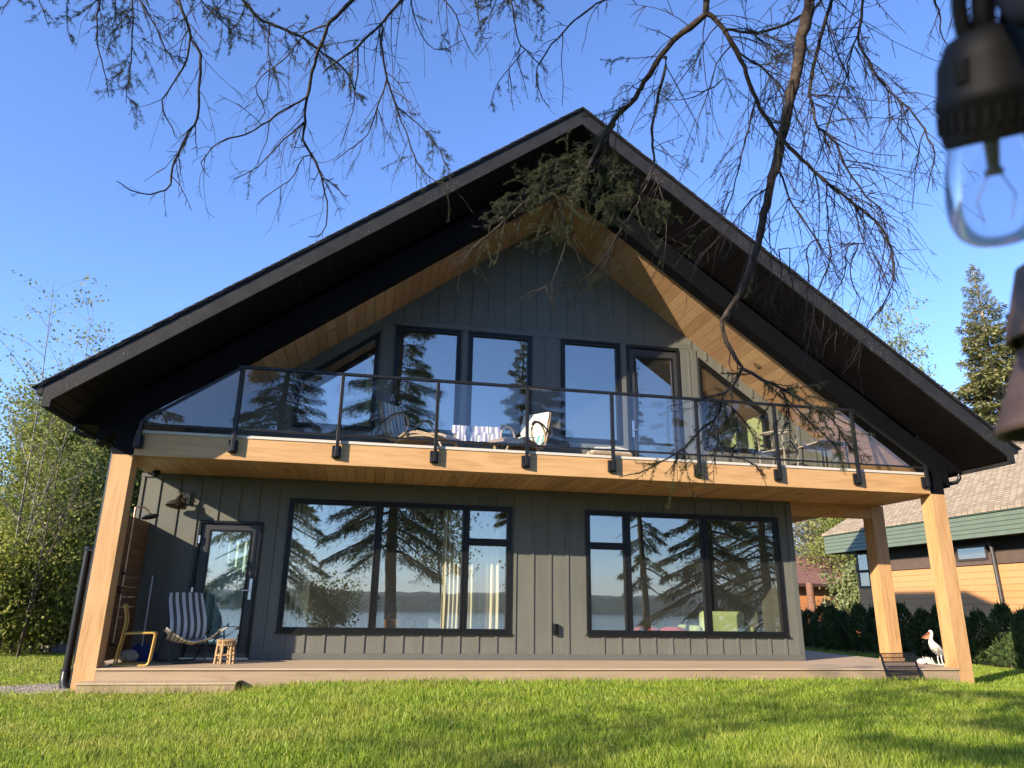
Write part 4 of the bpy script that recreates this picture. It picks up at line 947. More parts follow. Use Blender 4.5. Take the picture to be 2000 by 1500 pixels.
tuft = np.sin(P[:, 0]*3.1+np.sin(P[:, 1]*2.3)*1.5)*np.sin(P[:, 1]*3.7+1)*.5+.5; big = np.sin(P[:, 0]*.8+2)*np.sin(P[:, 1]*1.1)*.5+.5
left = 1-sm(1.0, 4.5, P[:, 0])*.75; h = RNG.uniform(.028, .085, n)*(1+.35*tuft+.30*big)*(1-.45*left); h[P[:, 1] > .3] *= .7
edge = (P[:, 1] > -.30) & (P[:, 1] < .02) & (P[:, 0] > 0) & (P[:, 0] < 13.4); h[edge] *= RNG.uniform(.9, 1.7, edge.sum())
w = RNG.uniform(.0035, .0065, n)*(1+np.clip((d-6)/8, 0, 1.2)); az = RNG.uniform(0, 2*PI, n); s = np.stack([np.cos(az), np.sin(az), 0*az], -1)
ln = RNG.uniform(0, 2*PI, n); lean = np.stack([np.cos(ln), np.sin(ln), 0*ln], -1)*(RNG.uniform(.15, .75, n)*h)[:, None]; up = np.stack([0*h, 0*h, h], -1)
Vv = np.stack([P-s*w[:, None]*.5, P+s*w[:, None]*.5, P+up*.6+lean*.35+s*w[:, None]*.42, P+up*.6+lean*.35-s*w[:, None]*.42, P+up+lean], 1).reshape(-1, 3)
i = np.arange(n)[:, None]*5
o = npmesh('lawn', Vv, [i+np.array([[0, 1, 2, 3]]), i+np.array([[3, 2, 4]])], 'blade'); tag(o, 'sunlit green lawn of long soft grass in front of the deck', 'grass', kind='stuff')
# a few taller stalks at the step, and tiny clover flowers
k = 260; x = RNG.uniform(.2, 2.2, k); y = RNG.uniform(-.42, -.31, k); Q = np.stack([x, y, gz(x, y)], -1); dd = np.stack([RNG.uniform(-.6, .6, k), RNG.uniform(-.3, .1, k), np.ones(k)], -1)
Vv, F = tris(Q, dd, rand_dirs(k), RNG.uniform(.10, .24, k), .006); o = npmesh('tall_grass', Vv, F, 'blade'); tag(o, 'thin tall grass stalks growing along the low wooden step', 'grass', kind='stuff')
k = 70; x = np.concatenate([RNG.uniform(9, 13.6, 50), RNG.uniform(4, 9, 20)]); y = RNG.uniform(-3.4, -.6, k); Q = np.stack([x, y, gz(x, y)+RNG.uniform(.06, .10, k)], -1); base6 = base*.008
Vv = (base6[None]+Q[:, None]).reshape(-1, 3); o = npmesh('clover_flowers', Vv, (np.array([[0, 1, 4], [1, 2, 4], [2, 3, 4], [3, 0, 4]])[None]+np.arange(k)[:, None, None]*6).reshape(-1, 3), plain('clover_white', (.7, .68, .6), .8)); tag(o, 'tiny white clover flowers dotted through the lawn', 'flowers', kind='stuff')

# ------------------------------------------------------------------ tree makers (local coordinates)
def stems_mesh(lines, n=5):
    """lines: list of (K,4) x,y,z,r"""
    by = {}
    for L in lines: by.setdefault(len(L), []).append(L)
    return merge([tubes(np.stack([l[:, :3] for l in v]), np.stack([l[:, 3] for l in v]), n) for v in by.values()])
def young_tree(seed, h, r0, spread, nb, leafn, leafsz, lean=.06, nst=1, first=.25, droop=0., clus=.20, tipfrac=1.):
    """thin multi-branched broadleaf tree -> branch lines, leaf quads"""
    g = np.random.default_rng(seed); lines = []; tips = []
    for s in range(nst):
        a = g.uniform(0, 2*PI); l = g.uniform(.3, 1)*lean*h*(1 if nst == 1 else 2.2); hh = h*g.uniform(.8, 1)
        pts = np.array([[0, 0, 0], [l*.25*math.cos(a), l*.25*math.sin(a), hh*.3], [l*.6*math.cos(a)+g.normal()*.05*h*.3, l*.6*math.sin(a)+g.normal()*.05*h*.3, hh*.65], [l*math.cos(a), l*math.sin(a), hh]])
        T = smoothline(pts, 12); R = r0*np.linspace(1, .12, 12)*(.7 if s else 1); lines.append(np.column_stack([T, R]))
        for b in range(nb):
            f = first+(1-first)*(b+g.uniform(0, 1))/nb*.98; k = f*11; i = min(int(k), 10); p = T[i]+(T[i+1]-T[i])*(k-i); rr = R[i]*.5
            az = g.uniform(0, 2*PI); L = spread*h*(1-.65*f)*g.uniform(.6, 1.15); up = g.uniform(.35, 1.0)-droop
            e = p+np.array([math.cos(az)*L, math.sin(az)*L, L*up]); mid = (p+e)/2+np.array([0, 0, L*.10])
            B = smoothline([p, mid, e], 6); lines.append(np.column_stack([B, np.linspace(rr, .003, 6)]))
            for c in range(g.integers(3, 6)):
                q = B[g.integers(2, 6)]; az2 = az+g.uniform(-1.2, 1.2); L2 = L*g.uniform(.25, .55); e2 = q+np.array([math.cos(az2)*L2, math.sin(az2)*L2, L2*g.uniform(-.1, .9)-droop*L2*.5])
                C = smoothline([q, (q+e2)/2+np.array([0, 0, .05*L2]), e2], 4); lines.append(np.column_stack([C, np.linspace(rr*.4, .002, 4)])); tips += [C[1], C[2], C[3], C[3]]
            tips += [B[3], B[4], B[5]]
    tips = np.array(tips); k = g.choice(len(tips), leafn); C = tips[k]+g.normal(size=(leafn, 3))*clus*np.array([1, 1, .8])
    V1 = leaves(C, g.normal(size=(leafn, 3))+np.array([0, 0, -.2]), g.normal(size=(leafn, 3))*.55+np.array([-.55, -.40, .60]), leafsz*g.uniform(.7, 1.3, leafn), leafsz*g.uniform(.45, .75, leafn))
    return lines, V1
def put_tree(name, loc, label, cat, group, seed, bark, leafm, rz=0, **kw):
    t = thing(name, loc, label, cat, group, rz); L, (Vv, F) = young_tree(seed, **kw); Vs, Fs = stems_mesh(L)
    npmesh('trunk', Vs, Fs, bark, t, smooth=True, local=True); npmesh('crown', Vv, F, leafm, t, local=True); return t
def conifer(seed, h, rad, nbr, cards, card=(.16, .05), z0=.12, droop=.35, sparse=0., r0=None, prof=.8):
    g = np.random.default_rng(seed); r0 = r0 or h*.012; K = 14; z = np.linspace(0, h, K); wob = np.cumsum(g.normal(size=(K, 2))*.012*h/K*3, axis=0)
    T = np.column_stack([wob, z, r0*np.linspace(1, .08, K)]); lines = [T]; f = z0+(1-z0)*np.sqrt(np.linspace(0, .985, nbr))*1.0; f = z0+(1-z0)*np.linspace(0, .99, nbr)**.9
    az = np.arange(nbr)*2.399+g.uniform(-.4, .4, nbr); L = rad*(1-f)**prof*g.uniform(.6, 1.2, nbr)*np.clip((f-z0)/.10+.55, 0, 1)+.02*rad
    p = np.column_stack([np.interp(f*h, z, wob[:, 0]), np.interp(f*h, z, wob[:, 1]), f*h]); d = np.column_stack([np.cos(az), np.sin(az), 0*az]); k = np.linspace(0, 1, 7)
    up = np.interp(f, [z0, .6, 1], [-.05, .12, .6]); dr = droop*np.interp(f, [z0, .6, 1], [1, .8, .1])
    B = p[:, None, :]+d[:, None, :]*(L[:, None]*k[None])[:, :, None]; B[:, :, 2] += L[:, None]*(up[:, None]*k-dr[:, None]*k**1.6+.22*np.clip(k-.6, 0, 1)*1.2)
    R = (r0*.28*(1-f)+.006)[:, None]*np.linspace(1, .25, 7)[None]
    parts = [tubes(np.stack([T[:, :3]]), T[None, :, 3], 8), tubes(B, R, 4)]
    w = L/L.sum(); bi = g.choice(nbr, cards, p=w); t = g.uniform(.12, 1, cards)**.75
    if sparse: bald = g.uniform(0, 1, nbr) < sparse; bi = bi[~bald[bi]]; t = t[:len(bi)]; cards = len(bi)
    ki = np.minimum((t*6).astype(int), 5); fr = t*6-ki; q = B[bi, ki]*(1-fr)[:, None]+B[bi, ki+1]*fr[:, None]
    side = np.column_stack([-d[bi, 1], d[bi, 0], 0*t]); off = g.normal(size=cards)*L[bi]*.16*(1.1-t*.6); q = q+side*off[:, None]; q[:, 2] -= np.abs(off)*.35+g.exponential(.05, cards)*rad*.35
    D_ = d[bi]*.6+side*np.sign(off)[:, None]*.7+g.normal(size=(cards, 3))*.35; D_[:, 2] -= .45; N = g.normal(size=(cards, 3))*.6+np.array([0, 0, 1])
    return merge(parts), leaves(q, D_, N, card[0]*g.uniform(.6, 1.4, cards)*np.clip(L[bi]/(rad*.4), .3, 1), card[1]*g.uniform(.7, 1.4, cards)*np.clip(L[bi]/(rad*.4), .5, 1))
def put_conifer(name, loc, label, cat, group, seed, bark, fol, rz=0, **kw):
    t = thing(name, loc, label, cat, group, rz); (Vs, Fs), (Vv, F) = conifer(seed, **kw)
    npmesh('trunk', Vs, Fs, bark, t, smooth=True, local=True); npmesh('crown', Vv, F, fol, t, local=True); return t
def gpt(px, dist):
    d = ray(px, 1150); d = d/np.linalg.norm(d[:2]); p = CAM+d*dist; return np.array([p[0], p[1], float(gz(p[0], p[1]))])

# left thicket: stems one can tell apart, and shrubs at their feet
G = 'young trees of the left thicket'
specs = [(22, 19.0, 8.2, .055, 'slender pale tree at the far left edge with long twigs reaching into the sky', 'birch', 'leaf_l', .24, 18, 1100),
 (60, 18.2, 6.7, .05, 'slim thicket tree left of the gutter with sparse leaf clusters on bare twigs', 'stem', 'leaf_l', .26, 20, 1300),
 (118, 20.5, 5.9, .05, 'thicket tree whose twigs show just left of the gutter end', 'stem', 'leaf_l', .26, 18, 1600),
 (8, 22.5, 7.2, .06, 'leafy tree standing deep in the thicket at the left picture edge', 'stem_dark', 'leaf_l', .22, 26, 5200),
 (40, 24.5, 7.0, .06, 'bushy yellow green tree in the back row of the thicket near the left edge', 'birch', 'leaf_l', .24, 28, 6500),
 (88, 23.5, 6.6, .07, 'forked dark-stemmed tree in the middle of the thicket', 'stem_dark', 'leaf_l', .24, 28, 6500),
 (128, 25.5, 6.9, .06, 'full yellow green tree in the back row under the gutter', 'stem', 'leaf_l', .25, 30, 7000),
 (165, 24.0, 6.6, .06, 'bright leafy tree behind the left downspout', 'stem', 'leaf_l', .25, 30, 7000),
 (200, 26.0, 7.0, .06, 'leafy tree half hidden behind the left cedar post', 'stem', 'leaf_l', .25, 28, 6500),
 (238, 24.0, 6.2, .06, 'leafy tree seen between the left cedar post and the house wall', 'stem', 'leaf_l', .25, 26, 6000),
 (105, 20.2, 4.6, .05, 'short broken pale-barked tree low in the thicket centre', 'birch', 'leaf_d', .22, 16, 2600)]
for i, (px, d, h, r, lab, bk, lf, sp, nb, ln_) in enumerate(specs):
    put_tree('thicket_tree', gpt(px, d), lab, 'tree', G, 40+i, bk, lf, rz=i*1.3, h=h*(1 if i < 3 else .96), r0=r*.6, spread=sp*(1 if i < 3 else .8), nb=nb, leafn=int(ln_*(1.05 if i < 3 else 3.2)), leafsz=.08 if i < 3 else .088, nst=3 if i < 3 else 2+(i % 2), first=.30 if i < 3 else .12, clus=.10 if i < 3 else .36)
G = 'shrubs along the far edge of the left lawn'
for i, (px, d, h, lab) in enumerate([(12, 18.8, 2.1, 'low leafy shrub at the far left of the lawn edge'), (48, 19.2, 1.9, 'low leafy shrub at the lawn edge below the slim tree'), (85, 19.6, 2.2, 'low leafy shrub at the lawn edge left of the pale boulder'),
    (120, 20.3, 2.0, 'low leafy shrub behind the bluish boulder'), (158, 21.5, 2.4, 'low leafy shrub beside the black rain pipe'), (200, 22.0, 2.3, 'low leafy shrub hidden behind the left cedar post'), (30, 21.2, 3.0, 'taller leafy shrub in the second row near the left edge'),
    (75, 21.8, 3.2, 'taller leafy shrub in the second row before the forked tree'), (140, 23.0, 3.3, 'taller leafy shrub in the second row left of the rain pipe'), (-15, 19.5, 2.6, 'leafy shrub cut off by the left picture edge')]):
    put_tree('leafy_shrub', gpt(px, d), lab, 'shrub', G, 80+i, 'stem_dark', 'leaf_l', rz=i, h=h, r0=.022, spread=.42, nb=18, leafn=5600, leafsz=.09, nst=4, first=.06, clus=.20, lean=.2)
def mass(name, label, x0, x1, y0, y1, h, n, sz, m, seed, cat):
    g = np.random.default_rng(seed); x = g.uniform(x0, x1, n); y = g.uniform(y0, y1, n); top = h*(.72+.28*np.sin(x*.7+seed)*np.sin(y*.9+x*.35)); z = gz(x, y)+top*g.uniform(0, 1, n)**.8
    Vv, F = leaves(np.stack([x, y, z], -1), g.normal(size=(n, 3)), g.normal(size=(n, 3))*.6+np.array([-.55, -.40, .6]), sz*g.uniform(.6, 1.5, n), sz*g.uniform(.4, .8, n)); o = npmesh(name, Vv, F, m); tag(o, label, cat, kind='stuff')
mass('thicket', 'dense mass of foliage far behind the left thicket trees', -22, -3.2, 13.5, 19, 5.0, 42000, .20, 'leaf_l', 5, 'thicket')
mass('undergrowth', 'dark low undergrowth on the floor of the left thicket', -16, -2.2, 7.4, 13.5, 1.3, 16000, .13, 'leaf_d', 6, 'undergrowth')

# ------------------------------------------------------------------ neighbour's house to the right
XN = 21.4; YE = 15.55; FB = 3.316; BH = .1325; ZW = 2.80
nbh = thing('neighbour_house', (25, 5, 0), 'low orange cedar-sided neighbouring house with a deep green fascia and tan shingle roof', 'house')
nc = board_wood('neighbour_siding', (.48, .235, .090), (.60, .33, .145), .6, .3); mb = MB(); z = -.1
while z < 2.55: mb.prism([(XN+.685, z), (XN+.70, z+.186), (XN+.74, z+.186), (XN+.74, z)], -8, 14.70); z += .19
mb.build('siding', nc, nbh)
MB().box(XN+.742, 29, -8, 14.69, -.1, 3.4).build('wall_core', plain('neighbour_core', (.03, .022, .016), .8), nbh)
MB().box(XN+.66, XN+.739, -8, 14.70, 2.58, 2.92).build('band_board', plain('brown_band', (.11, .075, .055), .6, var=.15), nbh)
gr = plain('green_fascia', (.125, .16, .11), .5, var=.08, scale=3); mb = MB()
for i in range(5): mb.prism([(XN+.0, FB+i*BH), (XN+.022, FB+i*BH+BH-.005), (XN+.06, FB+i*BH+BH-.005), (XN+.06, FB+i*BH)], -8, YE)
for i in range(5): mb.prism([(YE, FB+i*BH), (YE, FB+i*BH+BH-.005), (YE-.04, FB+i*BH+BH-.005), (YE-.04, FB+i*BH)], XN+.061, 29, 'x')
mb.build('fascia', gr, nbh); FT = FB+5*BH; MB().box(XN-.03, XN+.08, -8, YE+.03, FT, FT+.11).build('gutter', plain('green_gutter', (.075, .125, .10), .45), nbh, bevel=.01)
MB().box(XN+.062, XN+1.0, -8, YE-.05, FB+.03, FB+.05).build('soffit', plain('neighbour_soffit', (.05, .035, .025), .8), nbh)
b = NB('tan_shingles'); v = b.coord(); br = b.n('ShaderNodeTexBrick'); br.inputs['Scale'].default_value = 1; br.inputs['Brick Width'].default_value = .24; br.inputs['Row Height'].default_value = .15*1.0; br.inputs['Mortar Size'].default_value = .010; br.offset = .5
vm = b.coord((1, 1, 1)); sp = b.n('ShaderNodeSeparateXYZ'); b.l(vm, sp.inputs[0]); cb = b.n('ShaderNodeCombineXYZ'); b.l(sp.outputs[1], cb.inputs[0]); b.l(sp.outputs[0], cb.inputs[1]); b.l(cb.outputs[0], br.inputs['Vector'])
br.inputs['Color1'].default_value = (.46, .38, .27, 1); br.inputs['Color2'].default_value = (.30, .24, .17, 1); br.inputs['Mortar'].default_value = (.15, .11, .075, 1)
nz = b.noise(v, 22, 5, .7); b.bsdf(b.mix(b.math('MULTIPLY', nz, .6), br.outputs['Color'], (.20, .155, .11)), .95, 0, .1, bump=br.outputs['Fac'], bstr=.8, bdist=-.02)
mb = MB(); x = XN-.05; RZ = FT+.11
while x < 27.5: mb.prism([(x, RZ+(x-XN)*.55+.03), (x+.17, RZ+(x+.17-XN)*.55+.008), (x+.17, RZ-.06+(x+.17-XN)*.55), (x, RZ-.05+(x-XN)*.55)], -8, YE+.02); x += .15
mb.build('roof', b.m, nbh)
def nwin(ya, yb, za, zb):
    mb = MB(); mb.box(XN+.635, XN+.70, ya-.07, yb+.07, za-.07, za); mb.box(XN+.635, XN+.70, ya-.07, yb+.07, zb, zb+.07); mb.box(XN+.635, XN+.70, ya-.07, ya, za, zb); mb.box(XN+.635, XN+.70, yb, yb+.07, za, zb)
    w = mb.build('window', plain('brown_frame', (.05, .035, .026), .5), nbh); pm = MB(); pm.add([(XN+.652, ya, za), (XN+.653, yb, za), (XN+.653, yb, zb), (XN+.652, ya, zb)], [(0, 1, 2, 3)]); pm.build('pane', 'glass', w)
nwin(8.45, 9.55, 2.78, 3.10); nwin(13.95, 14.5, 2.08, 2.56); nwin(13.95, 14.5, 2.66, 3.22)
MB().tube([(XN+.52, 8.15, 3.22), (XN+.55, 8.10, 3.06), (XN+.58, 8.05, .1)], .055, 12).build('downspout', plain('grey_downspout', (.06, .056, .054), .45, .2), nbh, smooth=True)

# shed further back
p = at(1615, 1140, 43); sx, sy = p[0], p[1]
sh_ = thing('garden_shed', (sx, sy, 0), 'small orange shed with a dull red shingle roof and a dark lattice on its wall', 'shed')
bw = board_wood('shed_siding', (.40, .16, .06), (.54, .24, .09), .6, .3)
mb = MB(); z = 0
while z < 2.5: mb.box(sx-4.2, sx+2.9, sy, sy+.05, z, z+.145); z += .15
mb.build('wall', bw, sh_); MB().box(sx-4.1, sx+2.8, sy+.051, sy+4, 0, 2.6).build('wall_core', 'black', sh_)
b = NB('dull_red_shingles'); v = b.coord((1, 6, 6)); n1 = b.noise(v, 5, 5, .7); b.bsdf(b.ramp(n1, [(.35, (.13, .060, .052)), (.65, (.27, .15, .125))]), .95, 0, .1, bump=n1, bstr=.5)
mb = MB(); 
for i in range(14): mb.prism([(sy-.6+i*.22, 2.50+i*.115), (sy-.6+i*.22+.24, 2.50+i*.115+.11), (sy-.6+i*.22+.24, 2.46+i*.115+.11), (sy-.6+i*.22, 2.45+i*.115)], sx-4.5, sx+3.3, 'x')
mb.build('roof', b.m, sh_); MB().box(sx-4.5, sx+3.3, sy-.64, sy-.60, 2.34, 2.50).build('fascia', plain('shed_fascia', (.06, .03, .025), .6), sh_)
mb = MB(); lx = sx+.1
for i in range(14): mb.box(lx+i*.12, lx+i*.12+.03, sy-.04, sy-.02, .2, 2.2)
for i in range(16): mb.box(lx, lx+1.6, sy-.06, sy-.041, .25+i*.125, .25+i*.125+.03)
mb.build('lattice', plain('lattice_brown', (.05, .03, .02), .7), sh_)
q = at(1585, 1180, 41); tr_ = thing('log_post', (q[0], q[1], 0), 'rough reddish log post standing in front of the orange shed', 'post')
mb = MB(); mb.tube([(q[0], q[1], z) for z in (0, .8, 1.7, 2.5)], [.21, .20, .19, .18], 12); mb.build('log', plain('log_bark', (.20, .10, .06), .9, var=.4, scale=12, bump=.4), tr_, smooth=True)

# hedge of young thujas along X = 17.5
G = 'young thujas in the hedge beside the neighbouring house'
def thuja(seed, h, r, n):
    g = np.random.default_rng(seed); t = g.uniform(0, 1, n); a = g.uniform(0, 2*PI, n); rr = r*np.minimum(1, (1-t)*1.9+.10)**.8*np.minimum(1, .75+t*1.5)*(1+.22*np.sin(a*3+t*9+seed))*np.sqrt(g.uniform(.35, 1, n))
    C = np.column_stack([rr*np.cos(a), rr*np.sin(a), .03+t*h*.96]); D_ = np.column_stack([np.cos(a)*.7, np.sin(a)*.7, np.full(n, 1.0)])+g.normal(size=(n, 3))*.35
    Vv, F = leaves(C, D_, g.normal(size=(n, 3)), .095*g.uniform(.6, 1.4, n), .034*g.uniform(.6, 1.3, n)); k = 26
    C2 = np.column_stack([g.normal(size=k)*.05, g.normal(size=k)*.05, h*g.uniform(.85, 1.0, k)]); V2, F2 = leaves(C2, np.column_stack([g.normal(size=(k, 2))*.25, np.ones(k)]), g.normal(size=(k, 3)), .20, .02); return merge([(Vv, F), (V2, F2)])
ys = [3.0+.62*i for i in range(19)]
names_ = {0: 'the thuja nearest the viewer, cut by the right picture edge'}
for i, y in enumerate(ys):
    side = 'right of the corner cedar post' if y < 5.5 else ('between the two right cedar posts' if y < 8.3 else 'left of the inner right cedar post')
    k = [j for j, yy in enumerate(ys) if (('right of the corner cedar post' if yy < 5.5 else ('between the two right cedar posts' if yy < 8.3 else 'left of the inner right cedar post')) == side)].index(i)
    word = ['first', 'second', 'third', 'fourth', 'fifth', 'sixth', 'seventh', 'eighth', 'ninth', 'tenth', 'eleventh'][k]
    h = 1.18+.12*math.sin(i*2.3)+.03*(i % 3); t = thing('thuja', (17.55+.08*math.sin(i*1.7), y, float(gz(17.5, y))), 'dark green hedge thuja %s, %s counting from the viewer' % (side, word), 'thuja', G)
    Vv, F = thuja(300+i, h, .36, 3000); npmesh('crown', Vv, F, 'thuja', t, local=True); MB().tube([(0, 0, -.05), (0, 0, h*.6)], [.025, .01], 6).build('trunk', 'stem_dark', t, local=True)
# pale shrub by the neighbour's window
put_tree('pale_shrub', at(1655, 1150, 35.5)*np.array([1, 1, 0]), 'tall pale-leaved shrub between the shed and the neighbouring house', 'shrub', None, 21, 'stem', 'leaf_p', h=3.1, r0=.03, spread=.22, nb=22, leafn=3200, leafsz=.14, nst=5, first=.08, clus=.13, lean=.10)
# willows and trees behind the shed and the neighbour
G = 'trees behind the shed and the neighbouring house'
put_tree('willow_tree', gpt(1590, 52), 'tangled tan willow thicket tree behind the shed, left of the green fascia', 'tree', G, 31, 'stem', 'leaf_tan', h=9.2, r0=.10, spread=.5, nb=60, leafn=14000, leafsz=.16, nst=5, first=.1, clus=.4, lean=.12, droop=.25)
put_tree('willow_tree', gpt(1650, 55), 'tangled tan willow tree above the end of the green fascia', 'tree', G, 32, 'stem', 'leaf_tan', h=10.4, r0=.10, spread=.5, nb=60, leafn=14000, leafsz=.16, nst=5, first=.1, clus=.4, lean=.12, droop=.25)
put_tree('leafy_tree', gpt(1735, 46), 'green leafy tree seen between the two right cedar posts above the fascia', 'tree', G, 33, 'stem_dark', 'leaf_l', h=9.5, r0=.12, spread=.40, nb=36, leafn=9000, leafsz=.2, nst=2, first=.15, clus=.45)
put_tree('leafy_tree', gpt(1675, 44), 'small green tree just left of the inner right cedar post', 'tree', G, 34, 'stem_dark', 'leaf_l', h=8.2, r0=.10, spread=.35, nb=30, leafn=6000, leafsz=.17, nst=2, first=.15, clus=.4)
put_tree('poplar_tree', gpt(1772, 40), 'thin pale poplar with sparse leaves above the right roof slope', 'tree', G, 35, 'birch', 'leaf_p', h=17.6, r0=.11, spread=.14, nb=44, leafn=3300, leafsz=.17, nst=2, first=.35, clus=.20)
put_tree('poplar_tree', gpt(1850, 41), 'sparse grey-green poplar leaning against the tall right spruce', 'tree', G, 36, 'stem', 'leaf_p', h=17.2, r0=.10, spread=.14, nb=36, leafn=2500, leafsz=.17, nst=2, first=.35, clus=.22)
put_tree('bare_tree', gpt(1818, 44), 'brownish half-bare tree low above the right roof edge', 'tree', G, 37, 'stem', 'leaf_tan', h=15.4, r0=.1, spread=.17, nb=32, leafn=2300, leafsz=.15, nst=2, first=.35, clus=.3)
p = at(1887, 509, 44); sp_h = p[2]
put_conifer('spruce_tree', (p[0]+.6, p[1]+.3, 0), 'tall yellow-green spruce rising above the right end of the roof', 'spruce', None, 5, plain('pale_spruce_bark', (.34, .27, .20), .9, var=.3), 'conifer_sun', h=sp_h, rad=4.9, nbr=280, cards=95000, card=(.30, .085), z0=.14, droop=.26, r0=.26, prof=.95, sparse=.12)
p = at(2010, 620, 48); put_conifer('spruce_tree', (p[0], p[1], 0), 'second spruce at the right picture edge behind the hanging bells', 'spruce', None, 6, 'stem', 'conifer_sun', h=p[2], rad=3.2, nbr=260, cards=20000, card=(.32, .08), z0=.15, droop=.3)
# ------------------------------------------------------------------ the big spruce over the viewer, whose boughs hang into the picture
TX, TY = 4.55, -14.2; TZ = float(gz(TX, TY))
spr = thing('overhanging_spruce', (TX, TY, TZ), 'large old spruce whose half-dead boughs hang over the lawn and across the gable', 'spruce')
def zmark(off, s): return lambda x, y: (off[0]+x/s, off[1]+y/s)
z1 = zmark((0, 0), 2.857); z2 = zmark((650, 0), 3.0); z3 = zmark((1250, 0), 2.667); z5 = zmark((900, 180), 3.572); z6 = zmark((1060, 560), 3.333); z7 = zmark((1500, 500), 3.0)
